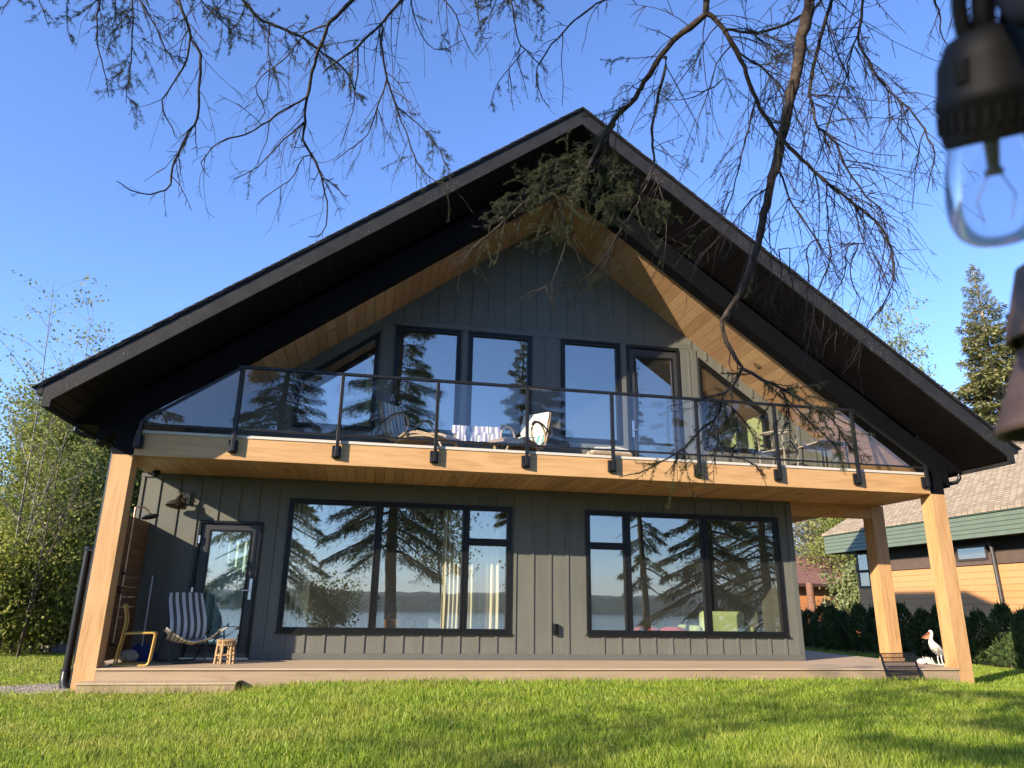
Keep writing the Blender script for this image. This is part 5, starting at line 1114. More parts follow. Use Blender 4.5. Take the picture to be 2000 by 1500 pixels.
# a bough: pixel path, distance at its start and end, width in photo pixels at start and end, how bare it is, twig length
def B(mark, pts, d0, d1, w0, w1, bare=.8, tw=.5, dens=1., need=None, top=True):
    return dict(p=[mark(*q) for q in pts], d=(d0, d1), w=(w0, w1), bare=bare, tw=tw, dens=dens, need=need, top=top)
BO = [
 # main stem down the right side, forking over the balcony
 B(z3, [(905, -60), (890, 0), (850, 150), (810, 400), (770, 570), (730, 760), (690, 920), (650, 1100), (610, 1280), (540, 1480)], 4.3, 3.7, 29, 13, .97, .40, .75),
 B(z6, [(1320, -30), (1290, 30), (1220, 140), (1165, 220), (1185, 330), (1240, 440), (1300, 530)], 3.7, 3.62, 12, 8, .9, .22, .6, top=False),
 B(z6, [(1300, 530), (1420, 600), (1530, 650), (1700, 740), (1850, 830), (1920, 910), (1935, 1000)], 3.62, 3.45, 8, 2, .05, .26, 2.2, (0, 1), False),
 B(z6, [(1530, 650), (1640, 780), (1760, 900), (1880, 1010), (1990, 1140)], 3.55, 3.4, 4, 1.5, .15, .18, 1.4, (.1, 1), False),
 B(z6, [(1300, 530), (1260, 620), (1160, 720), (1130, 850), (1040, 920), (960, 1010), (870, 1085), (700, 1180), (620, 1220), (500, 1235)], 3.62, 3.35, 7, 1.6, .35, .30, 1.5, (.45, 1), False),
 B(z6, [(1130, 850), (1140, 960), (1180, 1050), (1240, 1110), (1350, 1140), (1430, 1230), (1460, 1310)], 3.45, 3.3, 4, 1.2, .6, .15, .8, (.55, 1), False),
 B(z6, [(1160, 720), (1240, 790), (1330, 900), (1390, 1000), (1400, 1060)], 3.5, 3.45, 4, 1.4, .05, .24, 2., (.1, 1), False),
 # stem 2: forks at the top edge; left arm runs over the gable peak
 B(z3, [(355, -60), (345, 0), (345, 70)], 4.6, 4.55, 17, 15, 1, .2, .3),
 B(z3, [(345, 70), (150, 240), (0, 470)], 4.55, 4.5, 13, 11.5, .75, .45, 1., None, False),
 B(z2, [(1800, 530), (1750, 600), (1650, 700), (1590, 790)], 4.5, 4.45, 11.5, 9.5, .35, .42, 1.5, (.2, 1), False),
 B(z5, [(1085, 200), (1050, 250), (970, 370), (870, 560), (800, 620), (600, 690), (480, 740), (300, 900), (100, 1080), (20, 1160)], 4.45, 4.1, 9.5, 1.6, .12, .36, 2.2, (0, .93), False),
 B(z5, [(830, 590), (760, 520), (660, 500), (600, 540), (540, 640)], 4.35, 4.25, 3, 1.3, .0, .28, 2.6, (0, 1), False),
 B(z5, [(900, 500), (1000, 520), (1080, 600), (1110, 680)], 4.4, 4.35, 3, 1.3, .0, .30, 2.4, (0, 1), False),
 B(z5, [(640, 690), (690, 800), (720, 900), (640, 960), (560, 1010)], 4.3, 4.2, 3, 1.3, .05, .30, 2.2, (0, 1), False),
 B(z5, [(730, 840), (740, 1000), (700, 1160), (620, 1340), (480, 1400), (340, 1500)], 4.25, 4.1, 3.4, 1.3, .85, .30, 1.0, None, False),
 B(z3, [(370, 75), (500, 260), (600, 510), (700, 680), (800, 790), (950, 930), (1110, 1060), (1220, 1150), (1290, 1250), (1325, 1380), (1300, 1490)], 4.55, 4.1, 10.5, 2, .98, .55, 1.4, None, False),
 B(z3, [(420, 150), (640, 170), (850, 75), (940, 10), (990, -40)], 4.6, 4.7, 6, 5, .55, .45, 1.2, (.1, .8), False),
 B(z3, [(1010, -50), (1000, 0), (960, 130), (910, 330), (880, 470), (900, 560), (920, 650), (1010, 740), (1060, 840), (1130, 960), (1240, 1080), (1280, 1190), (1270, 1260)], 4.5, 4.0, 9.5, 1.6, .8, .48, 1.4, (.15, .45)),
 B(z3, [(1165, -50), (1160, 0), (1150, 120), (1135, 210), (1200, 340), (1290, 470), (1400, 570), (1480, 680), (1525, 800), (1510, 940), (1490, 1000)], 4.5, 4.1, 7, 1.6, .85, .42, 1.3, (.3, .6)),
 B(z3, [(1135, 210), (1090, 300), (1070, 420), (1010, 560), (960, 720), (910, 900), (890, 1010)], 4.45, 4.2, 4, 1.3, .85, .35, 1.2, None, False),
 B(z3, [(740, 900), (780, 1040), (850, 1150), (920, 1250), (990, 1370), (1060, 1480)], 3.95, 3.8, 5, 1.6, 1, .40, 1.3, None, False),
 B(z3, [(960, 950), (970, 1080), (985, 1220), (990, 1330), (960, 1480)], 4.2, 4.0, 3.6, 1.3, 1, .34, 1.2, None, False),
 B(z3, [(1115, 1065), (1140, 1170), (1170, 1280), (1230, 1390), (1290, 1480)], 4.15, 4., 3.4, 1.3, 1, .34, 1.2, None, False),
 B(z3, [(600, 520), (560, 680), (520, 850), (480, 1010), (440, 1110), (340, 1200)], 4.4, 4.1, 4.5, 1.3, .9, .36, 1.3, None, False),
 B(z3, [(520, 270), (640, 350), (720, 440), (800, 560), (850, 700), (870, 850)], 4.5, 4.3, 4.5, 1.4, .85, .36, 1.2, (.3, .6), False),
 B(z3, [(430, 420), (330, 480), (230, 520), (130, 520), (60, 560)], 4.5, 4.35, 3., 1.2, .5, .32, 1.4, (.3, 1), False),
 B(z3, [(650, 980), (560, 1060), (470, 1180), (330, 1320), (270, 1400)], 3.85, 3.75, 3.4, 1.3, 1, .35, 1.3, None, False),
 B(z3, [(430, 100), (350, 190), (290, 320), (210, 420), (150, 520)], 4.5, 4.35, 3.4, 1.2, .45, .36, 1.3, (.1, 1), False),
 B(z3, [(480, 230), (400, 330), (360, 470), (300, 640), (310, 760)], 4.5, 4.3, 3.4, 1.2, .6, .36, 1.2, (.2, .9), False),
 B(z3, [(840, 180), (760, 250), (700, 340), (640, 480), (600, 640)], 4.3, 4.15, 3.4, 1.2, .6, .36, 1.2, (.1, .7), False),
 B(z3, [(560, 110), (620, 210), (700, 240), (740, 330)], 4.6, 4.5, 3., 1.2, .2, .34, 1.5, (.1, 1), False),
 B(z3, [(890, 480), (960, 500), (1050, 430), (1130, 480), (1180, 620), (1190, 760)], 4.4, 4.2, 3.4, 1.2, .7, .36, 1.2, (.2, .7), False),
 B(z3, [(1290, 470), (1300, 600), (1270, 720), (1200, 810), (1250, 880)], 4.3, 4.15, 3., 1.1, .9, .34, 1.1, None, False),
 B(z3, [(1400, 570), (1330, 640), (1400, 740), (1460, 830), (1380, 960)], 4.25, 4.1, 3., 1.1, .95, .30, 1.1, None, False),
 B(z3, [(1480, 680), (1440, 850), (1430, 980), (1420, 1090)], 4.2, 4.1, 2.6, 1.1, .97, .26, 1., None, False),
 # long dark hanging stem in front of the peak
 B(z2, [(1960, 330), (1945, 420), (1890, 640), (1870, 760), (1880, 970), (1840, 1060)], 4.5, 4.3, 7.5, 5, .8, .40, 1.1, (.1, .5), False),
 B(z5, [(1330, 560), (1280, 680), (1200, 830), (1120, 950), (1000, 1150), (880, 1290), (740, 1380)], 4.3, 4.05, 5, 1.4, .55, .34, 1.3, (0, .35), False),
 B(z5, [(1360, 560), (1400, 720), (1440, 860), (1430, 1010), (1420, 1160), (1400, 1300)], 4.3, 4.15, 3.2, 1.2, .75, .30, 1.2, (.4, 1), False),
 B(z5, [(1260, 720), (1150, 740), (1020, 770), (960, 800)], 4.25, 4.2, 3, 1.3, .0, .28, 3.6, (0, 1), False),
 B(z5, [(1270, 720), (1350, 790), (1420, 840)], 4.25, 4.2, 3, 1.3, .0, .28, 3.4, (0, 1), False),
 B(z5, [(1100, 980), (1000, 1230), (920, 1260), (800, 1310), (720, 1370)], 4.15, 4.0, 2.6, 1.2, .2, .28, 1.6, (.3, 1), False),
 # pale dead twigs hanging over the right roof slope
 B(z7, [(225, -40), (235, 60), (232, 200), (215, 400), (222, 560), (218, 640)], 3.95, 3.85, 3.2, 1.2, 1, .26, 1.2, None, False),
 B(z7, [(360, -60), (370, 30), (300, 180), (270, 320), (240, 500), (225, 600)], 3.95, 3.8, 3.4, 1.2, 1, .30, 1.3, None, False),
 B(z7, [(470, -60), (455, 60), (440, 150), (360, 290), (395, 410), (392, 560)], 3.95, 3.8, 3.2, 1.2, 1, .28, 1.2, None, False),
 B(z7, [(520, -40), (480, 120), (540, 260), (500, 380), (440, 470)], 4.0, 3.85, 3., 1.1, 1, .26, 1.2, None, False),
 B(z7, [(610, -30), (690, 120), (715, 240), (640, 340), (655, 400)], 4.05, 3.95, 3., 1.1, 1, .26, 1.2, None, False),
 B(z7, [(742, -40), (738, 130), (690, 260), (600, 380), (540, 500), (510, 600), (430, 690)], 4.05, 3.85, 3.4, 1.1, 1, .28, 1.3, None, False),
 B(z7, [(740, 170), (765, 235), (792, 285)], 4.05, 4.0, 2, 1, 1, .12, .8, None, False),
 B(z7, [(60, -40), (80, 120), (20, 260), (70, 360), (150, 400)], 3.9, 3.8, 3., 1.1, 1, .26, 1.2, None, False),
 B(z7, [(130, -40), (120, 90), (150, 220), (100, 340)], 3.9, 3.85, 2.6, 1.1, 1, .24, 1.1, None, False),
 # left group
 B(z1, [(985, -50), (1000, 0), (1070, 220), (1120, 310), (1110, 460), (1100, 660), (1040, 760), (970, 920), (950, 1030), (880, 1075), (800, 1080), (700, 1040), (655, 1005)], 4.7, 4.2, 7.5, 1.7, .98, .26, 1.2),
 B(z1, [(1070, 235), (1030, 360), (950, 500), (900, 570), (940, 670), (980, 760)], 4.6, 4.4, 4.5, 2, .9, .30, 1.1, None, False),
 B(z1, [(552, -40), (550, 0), (540, 200), (560, 300), (590, 420), (605, 540)], 4.9, 4.7, 4.5, 1.5, .95, .28, 1.3),
 B(z1, [(742, -40), (740, 0), (735, 250), (725, 400), (700, 580)], 4.9, 4.7, 4.5, 1.4, .10, .34, 2., (.2, 1)),
 B(z1, [(640, -30), (640, 30), (640, 110), (600, 180)], 4.9, 4.85, 3, 1.3, .1, .26, 2., (0, 1)),
 B(z1, [(770, -40), (780, 0), (870, 150), (920, 260), (990, 370)], 4.8, 4.6, 5, 2, .7, .30, 1.1),
 B(z1, [(1110, -40), (1130, 20), (1210, 90), (1270, 150), (1310, 240)], 5., 4.9, 4, 1.5, .0, .30, 2.2, (0, 1)),
 B(z1, [(1350, -40), (1370, 0), (1430, 90), (1550, 150), (1700, 220), (1800, 300), (1900, 360), (1960, 450), (2000, 560)], 4.7, 4.5, 8, 3, .15, .22, 2.2, (.25, 1)),
 B(z1, [(1995, -40), (1970, 0), (1850, 120), (1780, 280), (1740, 420), (1715, 540), (1695, 700), (1700, 800), (1780, 940), (1810, 1060), (1830, 1180), (1790, 1310), (1720, 1325)], 4.6, 4.3, 9, 1.6, .97, .34, 1.3),
 B(z1, [(1690, 700), (1570, 790), (1440, 930), (1300, 1000)], 4.4, 4.25, 4, 1.5, .98, .34, 1.3, None, False),
 B(z1, [(1710, 540), (1560, 630), (1400, 740), (1250, 780), (1150, 860), (1120, 930), (1165, 990)], 4.45, 4.25, 4.5, 1.4, .98, .34, 1.1, None, False),
 B(z1, [(1850, 120), (1700, 190), (1600, 320), (1430, 465), (1480, 620), (1420, 700)], 4.55, 4.4, 4, 1.4, .9, .34, 1.1, None, False),
 B(z1, [(1500, 140), (1500, 300), (1500, 460), (1480, 600)], 4.6, 4.5, 3, 1.3, .35, .24, 1.5, (.2, .7), False),
 B(z1, [(1700, 860), (1620, 1000), (1500, 1080), (1440, 1140)], 4.4, 4.3, 3, 1.3, 1, .26, 1.2, None, False),
 B(z2, [(420, -30), (400, 0), (270, 150), (150, 270), (0, 380), (-60, 430)], 4.7, 4.4, 7.5, 3, .8, .42, 1.2, (.5, 1)),
 B(z2, [(270, 150), (290, 270), (320, 480), (370, 620), (430, 780), (500, 960), (600, 1060), (740, 1090)], 4.5, 4.2, 5.5, 1.5, .55, .36, 1.4, (.45, 1), False),
 B(z2, [(370, 620), (520, 750), (610, 860), (660, 960), (700, 1030)], 4.4, 4.25, 3.2, 1.3, .1, .18, 1.8, (.1, 1), False),
 B(z2, [(320, 500), (240, 680), (180, 820), (60, 900), (20, 940)], 4.45, 4.3, 3.4, 1.3, .6, .30, 1.3, (.3, .8), False),
 B(z2, [(160, 260), (140, 480), (110, 680), (40, 850)], 4.5, 4.4, 3.4, 1.3, .95, .34, 1.3, None, False),
 B(z2, [(650, -30), (660, 0), (720, 90), (760, 200), (840, 350)], 4.8, 4.6, 4.5, 1.4, .97, .34, 1.2),
 B(z2, [(830, -30), (860, 120), (880, 230), (930, 220), (850, 330)], 4.8, 4.6, 3., 1.3, .97, .26, .9),
 B(z2, [(460, -30), (490, 150), (580, 280), (680, 280), (760, 230)], 4.7, 4.55, 3.2, 1.3, .9, .28, 1.),
 B(z2, [(1050, -30), (1050, 0), (1070, 180), (1110, 270), (1200, 360), (1260, 430)], 4.6, 4.4, 4.5, 1.4, .25, .26, 1.5, (0, .45)),
 B(z2, [(1080, 340), (1030, 410), (970, 480), (910, 640)], 4.5, 4.4, 2.4, 1.2, .3, .12, .7, (.5, 1), False),
 B(z2, [(1110, 275), (1080, 350), (1110, 440), (1140, 580)], 4.5, 4.4, 2.4, 1.2, .3, .10, .7, (.5, 1), False),
 B(z2, [(1030, 410), (1045, 540), (1055, 650)], 4.45, 4.4, 2, 1.2, .2, .10, .7, (.5, 1), False),
 B(z2, [(1620, -30), (1590, 0), (1440, 100), (1320, 220), (1230, 330), (1190, 430), (1210, 540), (1270, 620)], 4.5, 4.3, 5, 1.4, .6, .26, 1.1, (.5, .9)),
 B(z2, [(1350, 200), (1345, 420), (1345, 620)], 4.4, 4.3, 2.2, 1.1, .8, .16, .8, None, False),
 B(z2, [(960, -40), (930, 60), (910, 170)], 4.7, 4.6, 2.6, 1.3, .0, .22, 2., (0, 1)),
 B(z2, [(1150, -40), (1200, 20), (1270, 80)], 4.7, 4.65, 2.6, 1.3, .0, .26, 2.2, (0, 1)),
 # far upper right behind the bulb
 B(z3, [(1530, -40), (1560, 70), (1570, 160), (1600, 240)], 4.6, 4.5, 5, 2, .98, .18, .8),
 B(z3, [(1790, -40), (1830, 80), (1880, 180), (1960, 270), (2020, 350)], 4.5, 4.3, 7, 3, .98, .36, 1.2),
 B(z1, [(210, -40), (240, 60), (270, 150)], 5., 4.9, 2.6, 1.3, .05, .16, 1.6, (0, 1)),
 B(z1, [(380, -20), (375, 120), (395, 230)], 5., 4.9, 2.4, 1.2, .1, .12, 1.5, (0, 1)),
 B(z1, [(60, -40), (30, 30), (0, 70)], 5., 4.9, 2.4, 1.2, .1, .16, 1.5, (0, 1)),
]
g = np.random.default_rng(77); CEN = []
def pxy(P): d = np.atleast_2d(P)-CAM; z = d @ CF; return np.stack([1000+FPX*(d @ CR)/z, 750-FPX*(d @ CU)/z], -1)
def wave(n, amp):  return g.normal(size=(n, 3))*amp
for bi, b in enumerate(BO):
    if b['bare'] > .75 and b['p'][-1][0] > 1330 and b['p'][-1][1] < 600: b['dens'] *= 1.5; b['tw'] *= 1.12
    if b['bare'] < .3 and 1000 < b['p'][-1][0] < 1350 and 240 < b['p'][0][1] < 480: b['dens'] *= 1.45
    if b['top']:
        (xa, ya), (xb, yb) = b['p'][0], b['p'][1]; ll = math.hypot(xa-xb, ya-yb); b['p'] = [(xa+(xa-xb)/ll*60, ya-150)]+b['p']
    n = len(b['p']); dist = np.linspace(b['d'][0], b['d'][1], n); P0 = np.array([at(x, y, d) for (x, y), d in zip(b['p'], dist)])
    Wd = np.linspace(1, 0, n)**.8*(b['w'][0]-b['w'][1])+b['w'][1]; R0 = Wd*dist*np.array([ray(x, y) @ CF for x, y in b['p']])/FPX*.5*.9
    if not b['top'] and CEN:                       # spring from the bough it belongs to
        A_ = np.concatenate(CEN); dpx = np.linalg.norm(pxy(A_[:, :3])-np.array(b['p'][0]), axis=1); k_ = int(np.argmin(dpx))
        if dpx[k_] < 40:
            P0 = np.vstack([A_[k_, :3], P0 if dpx[k_] > 9 else P0[1:]]); R0 = np.concatenate([[min(A_[k_, 3], R0[0]*1.1)], R0 if dpx[k_] > 9 else R0[1:]])
    if b['top']:                                   # carry the bough back to the trunk, up and behind the viewer
        e = P0[0]; az = e-np.array([TX, TY, 0]); st = np.array([TX+.1*az[0]/np.linalg.norm(az[:2]), TY+.1*az[1]/np.linalg.norm(az[:2]), e[2]+.9+.4*g.uniform()])
        m1_ = st*.62+e*.38+np.array([0, 0, .55]); m2_ = st*.22+e*.78+np.array([0, 0, .38]); P0 = np.vstack([st, m1_, m2_, P0]); R0 = np.concatenate([[max(.022, R0[0]*1.6), R0[0]*1.3, R0[0]*1.06], R0])
    Ln = np.linalg.norm(np.diff(P0, axis=0), axis=1).sum(); K = max(8, int(Ln/.045)); Q = smoothline(np.column_stack([P0, R0]), K); C = Q[:, :3]; R = Q[:, 3]*(1+g.normal(size=K)*.06+.07*np.sin(np.arange(K)*.9+bi)*np.sin(np.arange(K)*.37)); CEN.append(np.column_stack([C, Q[:, 3]])[int(K*.05):])
    lines = []; s0 = 0
    if b['top']: s0 = int(K*np.linalg.norm(np.diff(P0[:4], axis=0), axis=1).sum()/Ln)
    T = unit(np.gradient(C, axis=0)); main = (C+wave(K, .003)); parts = [tubes(main[None], R[None], 10 if R.max() > .012 else 5)]
    seglen = np.linalg.norm(np.diff(C[s0:], axis=0), axis=1).sum(); ntw = int(seglen*(16 if b['bare'] > .4 else 20)*b['dens'])
    # twigs
    if ntw:
        u = np.sort(g.uniform(0.02, 1, ntw)); i = np.clip((s0+u*(K-1-s0)).astype(int), 0, K-1); t = T[i]
        side = unit(np.cross(t, np.array([0, 0, 1.])[None])+1e-6); side = side*np.where(g.uniform(size=ntw) < .5, 1, -1)[:, None]; view = np.array([CF*.0+CR])
        d0 = unit(t*g.uniform(.45, 1.0, ntw)[:, None]+side*g.uniform(.35, 1., ntw)[:, None]+g.normal(size=(ntw, 3))*.35); L = b['tw']*g.uniform(.3, 1.15, ntw)*(1-.45*u); kk = np.linspace(0, 1, 6)
        sag = g.uniform(.15, .75, ntw)*(.6+.4*b['bare']); curl = unit(np.cross(d0, g.normal(size=(ntw, 3))))*g.uniform(0, .70, ntw)[:, None]
        Tw = C[i][:, None]+d0[:, None]*(L[:, None]*kk)[:, :, None]+curl[:, None]*(L[:, None]*kk**2)[:, :, None]; Tw[:, :, 2] -= L[:, None]*sag[:, None]*kk[None]**1.8
        Tw += g.normal(size=Tw.shape)*.004*kk[None, :, None]
        rt = np.minimum(R[i]*.55, .0031)*g.uniform(.6, 1.15, ntw); parts.append(tubes(Tw, rt[:, None]*np.linspace(1, .42, 6)[None], 4))
        # sub twigs
        ns = 5 if b['bare'] > .4 else 8; j = np.repeat(np.arange(ntw), ns); m = len(j); v = g.uniform(.18, .97, m); ki = np.minimum((v*5).astype(int), 4); fr = v*5-ki; q = Tw[j, ki]*(1-fr)[:, None]+Tw[j, ki+1]*fr[:, None]; tt = unit(Tw[j, ki+1]-Tw[j, ki])
        sd = unit(np.cross(tt, g.normal(size=(m, 3)))); d1 = unit(tt*g.uniform(.4, 1, m)[:, None]+sd*.8); L1 = L[j]*g.uniform(.12, .42, m)*(1-.5*v); k4 = np.linspace(0, 1, 4)
        Su = q[:, None]+d1[:, None]*(L1[:, None]*k4)[:, :, None]; Su[:, :, 2] -= (L1*g.uniform(0, .7, m))[:, None]*k4[None]**2; Su += unit(np.cross(d1, g.normal(size=(m, 3))))[:, None]*(L1*g.uniform(0, .5, m))[:, None, None]*(k4**2)[None, :, None]; keep = g.uniform(size=m) < (.55 if b['bare'] > .5 else .9)
        parts.append(tubes(Su[keep], np.full((keep.sum(), 4), 1.)*rt[j[keep]][:, None]*.82*np.array([1, .9, .75, .5]), 3))
    Vb, Fb = merge(parts); ob = npmesh('bough', Vb, Fb, 'bark' if b['w'][0] > 10 else 'twig', spr, smooth=True)
    # needles on the living parts
    if ntw:
        lo, hi = b['need'] if b['need'] else (0, 1); live = (u >= lo) & (u <= hi) & (g.uniform(size=ntw) > b['bare']); liveS = live[j] & keep & True
        segs = []
        if live.any(): X = Tw[live]; segs.append((X[:, 1:-1].reshape(-1, 3), X[:, 2:].reshape(-1, 3)))
        if liveS.any(): X = Su[liveS]; segs.append((X[:, :-1].reshape(-1, 3), X[:, 1:].reshape(-1, 3)))
        if b['need'] and b['bare'] < .4:
            a0 = int(s0+lo*(K-1-s0)); a1 = int(s0+hi*(K-1-s0)); 
            if R[a1-1] < .006: h_ = max(a0, a0+(a1-a0)//2); segs.append((main[h_:a1-1], main[h_+1:a1]))
        if segs:
            A = np.concatenate([s_[0] for s_ in segs]); Bq = np.concatenate([s_[1] for s_ in segs]); ln_ = np.linalg.norm(Bq-A, axis=1); cnt = np.maximum(1, (ln_*620).astype(int)); r_ = np.repeat(np.arange(len(A)), cnt); n_ = len(r_)
            f_ = g.uniform(0, 1, n_)[:, None]; p_ = A[r_]*(1-f_)+Bq[r_]*f_; ax = unit(Bq[r_]-A[r_]); sd = unit(np.cross(ax, g.normal(size=(n_, 3)))); dn = unit(ax*g.uniform(.3, .9, n_)[:, None]+sd); Vn, Fn = tris(p_, dn, g.normal(size=(n_, 3)), g.uniform(.012, .020, n_), .0019)
            npmesh('needles', Vn, Fn, 'needle', ob)
# trunk and the crown high above and behind the viewer
(Vs, Fs), (Vv, F) = conifer(17, 17.0, 3.6, 110, 60000, (.21, .028), .20, .55, .12, r0=.24)
npmesh('trunk', Vs, Fs, 'bark', spr, smooth=True, local=True)
keep = np.ones(len(F), bool); c = Vv.reshape(-1, 4, 3).mean(1)+np.array([TX, TY, TZ]); dd = c-CAM; zc = dd @ CF
vis = (zc > .1) & (np.abs((dd @ CR)/np.maximum(zc, .1)*FPX) < 1080) & (np.abs((dd @ CU)/np.maximum(zc, .1)*FPX) < 830); Fk = F[~vis & (np.linalg.norm(dd, axis=1) > 1.6)]
npmesh('crown', Vv, Fk, 'conifer', spr, local=True)

# more trees on the bluff behind the viewer (they stand in the window reflections and shade the lawn)
G = 'spruces on the bluff mirrored in the windows'
put_conifer('bluff_spruce', (17.6, -14.5, float(gz(17.6, -14.5))), 'dark-trunked spruce mirrored in the last pane of the right window', 'spruce', G, 61, MT['stem_dark'], 'conifer', h=15, rad=3.0, nbr=110, cards=46000, card=(.21, .034), z0=.10, droop=.5, r0=.26, sparse=.15)
put_conifer('bluff_spruce', (15.2, -15.6, float(gz(15.2, -15.6))), 'sparse pale-trunked spruce mirrored in the middle pane of the right window', 'spruce', G, 62, MT['stem'], 'conifer', h=13, rad=1.5, nbr=60, cards=14000, card=(.20, .034), z0=.18, droop=.7, r0=.17, sparse=.35)
put_conifer('bluff_spruce', (.1, -15.6, float(gz(.1, -15.6))), 'dense drooping spruce mirrored in the left railing panels and left window', 'spruce', G, 63, MT['stem_dark'], 'conifer', h=15, rad=2.9, nbr=130, cards=46000, card=(.21, .032), z0=.12, droop=.6, r0=.22, sparse=.2)
put_conifer('bluff_spruce', (21.5, -17.0, float(gz(21.5, -17))), 'full spruce mirrored at the right edge of the right window', 'spruce', G, 64, MT['stem_dark'], 'conifer', h=14, rad=3.4, nbr=130, cards=42000, card=(.21, .036), z0=.06, droop=.5, r0=.25)
put_conifer('bluff_spruce', (-4.6, -14.9, float(gz(-4.6, -14.9))), 'broad spruce mirrored in the left panels of the balcony railing', 'spruce', G, 65, MT['stem_dark'], 'conifer', h=12.9, rad=3.4, nbr=90, cards=20000, card=(.21, .040), z0=.12, droop=.5, r0=.22, sparse=.2)
put_conifer('bluff_spruce', (9.9, -16.5, float(gz(9.9, -16.5))), 'slim spruce mirrored in the second upper window', 'spruce', G, 66, MT['stem_dark'], 'conifer', h=14.5, rad=2.0, nbr=110, cards=34000, card=(.20, .036), z0=.35, droop=.45, r0=.18)
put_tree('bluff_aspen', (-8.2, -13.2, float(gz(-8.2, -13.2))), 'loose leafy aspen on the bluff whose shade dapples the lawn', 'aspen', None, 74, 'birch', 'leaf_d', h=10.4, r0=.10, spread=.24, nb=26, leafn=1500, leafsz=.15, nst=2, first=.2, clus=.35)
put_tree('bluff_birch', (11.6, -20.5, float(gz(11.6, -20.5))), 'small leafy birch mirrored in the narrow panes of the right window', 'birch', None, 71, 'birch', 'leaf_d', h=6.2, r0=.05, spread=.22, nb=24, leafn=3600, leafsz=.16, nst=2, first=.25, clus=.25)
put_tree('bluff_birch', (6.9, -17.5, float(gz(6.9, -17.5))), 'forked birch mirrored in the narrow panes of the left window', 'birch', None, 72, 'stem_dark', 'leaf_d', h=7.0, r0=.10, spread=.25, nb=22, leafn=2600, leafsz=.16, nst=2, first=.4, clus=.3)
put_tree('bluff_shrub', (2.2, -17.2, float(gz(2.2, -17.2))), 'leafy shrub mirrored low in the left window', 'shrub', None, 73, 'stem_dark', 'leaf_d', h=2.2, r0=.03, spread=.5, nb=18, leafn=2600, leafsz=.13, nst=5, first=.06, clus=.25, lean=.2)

# ------------------------------------------------------------------ string light and wooden bells close to the lens
rub = plain('black_rubber', (.005, .005, .005), .6, var=.3, scale=90, spec=.25)
bp = at(1947, 400, .445); sp_ = at(1929, 180, .445); ax = unit(sp_-bp); Xb = unit(np.cross(ax, CF)); Yb = np.cross(ax, Xb)
t = thing('string_light', sp_, 'clear glass filament bulb in a black socket hanging close at the upper right', 'string light')
MB().lathe([(.0, .031), (.009, .030), (.016, .026), (.0205, .016), (.0218, .002), (.0228, .0005), (.0228, -.004), (.0218, -.006), (.0212, -.018), (.0200, -.023), (.0188, -.022), (.0186, -.004), (0, -.002)], sp_, 32, Xb, Yb, ax).build('socket', rub, t, smooth=True)
b = NB('bulb_glass'); gb = b.n('ShaderNodeBsdfGlass'); gb.inputs['IOR'].default_value = 1.45; gb.inputs['Roughness'].default_value = 0; 
fr = b.n('ShaderNodeLayerWeight'); fr.inputs[0].default_value = .22; tr = b.n('ShaderNodeBsdfTransparent'); rp = b.ramp(fr.outputs['Facing'], [(.0, (.86, .86, .88)), (.55, (.76, .76, .79)), (1, (.22, .21, .24))]); b.l(rp, tr.inputs[0])
gl = b.n('ShaderNodeBsdfGlossy'); gl.inputs['Roughness'].default_value = .04; mx = b.n('ShaderNodeMixShader'); f2 = b.n('ShaderNodeFresnel'); f2.inputs[0].default_value = 1.45; b.l(b.math('MULTIPLY', f2.outputs[0], .75), mx.inputs[0]); b.l(tr.outputs[0], mx.inputs[1]); b.l(gl.outputs[0], mx.inputs[2]); b.l(mx.outputs[0], b.out.inputs[0])
b.t.nodes.remove(gb)
pr = [(.0150, -.014), (.0185, -.022), (.0208, -.034), (.0218, -.046), (.0216, -.055), (.0200, -.063), (.0165, -.0695), (.0105, -.0738), (.004, -.0752), (0, -.0754)]
pr = [tuple(q) for q in smoothline([(r, z, 0) for r, z in pr], 40)[:, :2]]
MB().lathe(pr, sp_, 48, Xb, Yb, ax).build('bulb', b.m, t, smooth=True)
mb = MB()
for k in range(28):
    a = 2*PI*k/28; c_ = sp_+(Xb*math.cos(a)+Yb*math.sin(a))*.0219-ax*.0115; mb.bar(c_+ax*.0045, c_-ax*.0045, .0016, .0014, Xb*math.cos(a)+Yb*math.sin(a))
mb.build('grip_ribs', rub, t)
for k in (0, 1, 2):
    a = 2*PI*k/3+.5; c_ = sp_+(Xb*math.cos(a)+Yb*math.sin(a))*.0205+ax*.012; mb = MB(); mb.bar(c_+ax*.004, c_-ax*.006, .006, .004, Xb*math.cos(a)+Yb*math.sin(a)); mb.build('latch', rub, t)
brs = plain('bulb_stem', (.30, .27, .22), .4, .3)
mb = MB(); mb.lathe([(.008, -.004), (.0075, -.016), (.0035, -.024), (.0028, -.036), (.0042, -.037), (.0042, -.040), (0, -.040)], sp_, 14, Xb, Yb, ax); mb.build('stem', brs, t, smooth=True)
mb = MB(); q0 = sp_-ax*.039
for sg in (-1, 1): mb.tube([q0+Xb*.003*sg, q0+Xb*.010*sg-ax*.012, q0+Xb*.007*sg-ax*.024], .00035, 5)
mb.build('filament', brs, t)
mb = MB(); q1 = sp_+ax*.030
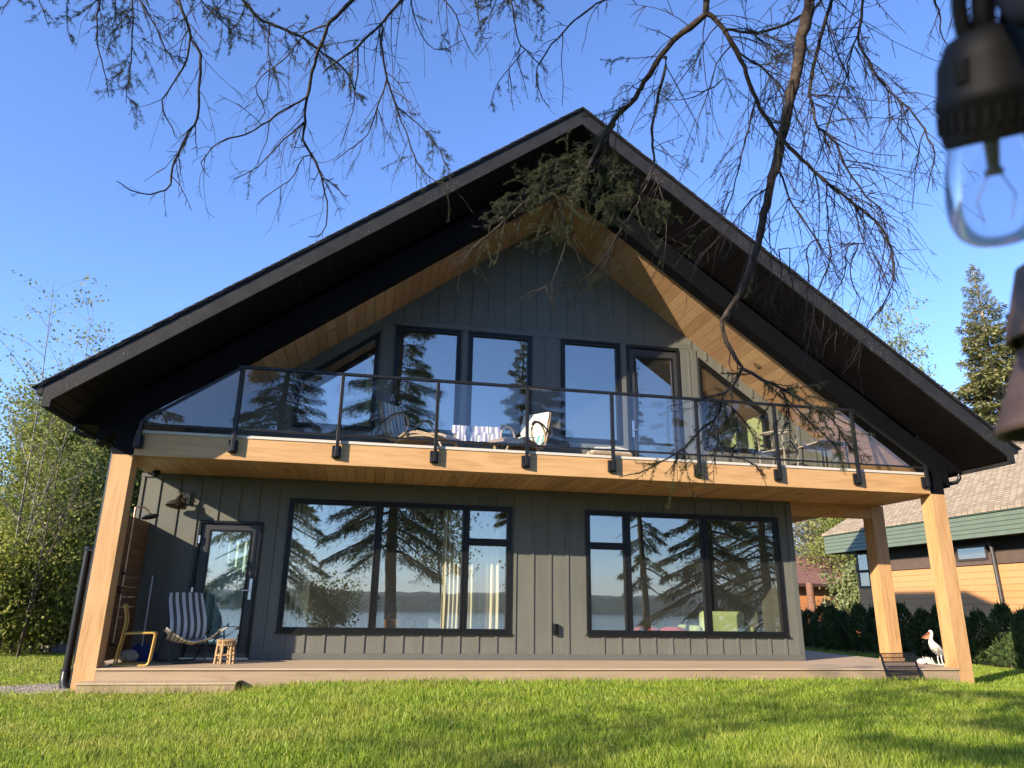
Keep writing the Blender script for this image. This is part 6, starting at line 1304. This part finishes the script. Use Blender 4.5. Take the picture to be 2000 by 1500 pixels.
for px, py in ((1872, -70), (1918, -80), (1965, -90)):
    mb.tube(smoothline([q1-ax*.008+CR*(px-1915)*.00017, at(px+3, 30, .445), at(px, py, .45), at(px-6, -400, .48)], 14), .0036 if px != 1918 else .0052, 8)
mb.build('cord', rub, t, smooth=True)
t = thing('string_cable', at(2010, 5, .42), 'black rubber cable running past the top right corner behind the hanging bulb', 'cable')
MB().tube(smoothline([at(1960, -60, .44), at(2000, 2, .42), at(2060, 10, .40), at(2400, -80, .40)], 16), .0085, 10).build('cable', rub, t, smooth=True)
tc = plain('brown_wood_bell', (.15, .090, .062), .55, var=.35, scale=50)
Zb = unit(np.array([-.02, 0, 1.]))
def bell(cx, cy, d, h, r0, r1, label):
    c = at(cx, cy, d); t = thing('wooden_bell', c, label, 'bell', 'brown wooden bells hanging at the right edge')
    Xq = unit(np.cross(Zb, CF)); Yq = np.cross(Zb, Xq)
    MB().lathe([(0, h*.5), (r0*.8, h*.5), (r0, h*.46), (r0+(r1-r0)*.5, 0), (r1, -h*.46), (r1*.97, -h*.5), (r1*.88, -h*.5), (r0*.8, h*.38), (0, h*.38)], c, 30, Xq, Yq, Zb).build('cup', tc, t, smooth=True); return c
c1 = bell(2058, 584, .55, .048, .016, .029, 'upper brown wooden bell at the right edge below the glass bulb'); c2 = bell(2058, 744, .55, .062, .012, .036, 'lower brown wooden bell at the right edge on the same cord')
t = thing('bell_cord', c1, 'thin dark cord tying the two wooden bells together at the right edge', 'cord')
MB().tube(smoothline([at(2045, -200, .55), at(2035, 300, .55), at(2030, 545, .55)], 10), .0018, 6).build('strand', 'black', t); MB().tube(smoothline([at(1968, 612, .55), at(1982, 645, .55), at(2005, 680, .55)], 8), .0022, 6).build('strand', 'bronze', t)

# ------------------------------------------------------------------ the air between here and the far shore
b = NB('haze_air'); v = b.n('ShaderNodeVolumePrincipled'); v.inputs['Color'].default_value = (.80, .88, 1, 1); v.inputs['Density'].default_value = .00009; v.inputs['Anisotropy'].default_value = .2
b.l(v.outputs[0], b.out.inputs['Volume'])
hz = MB().box(-7000, 8000, -5600, 1600, -16.5, 140).build('haze', b.m); hz['kind'] = 'stuff'
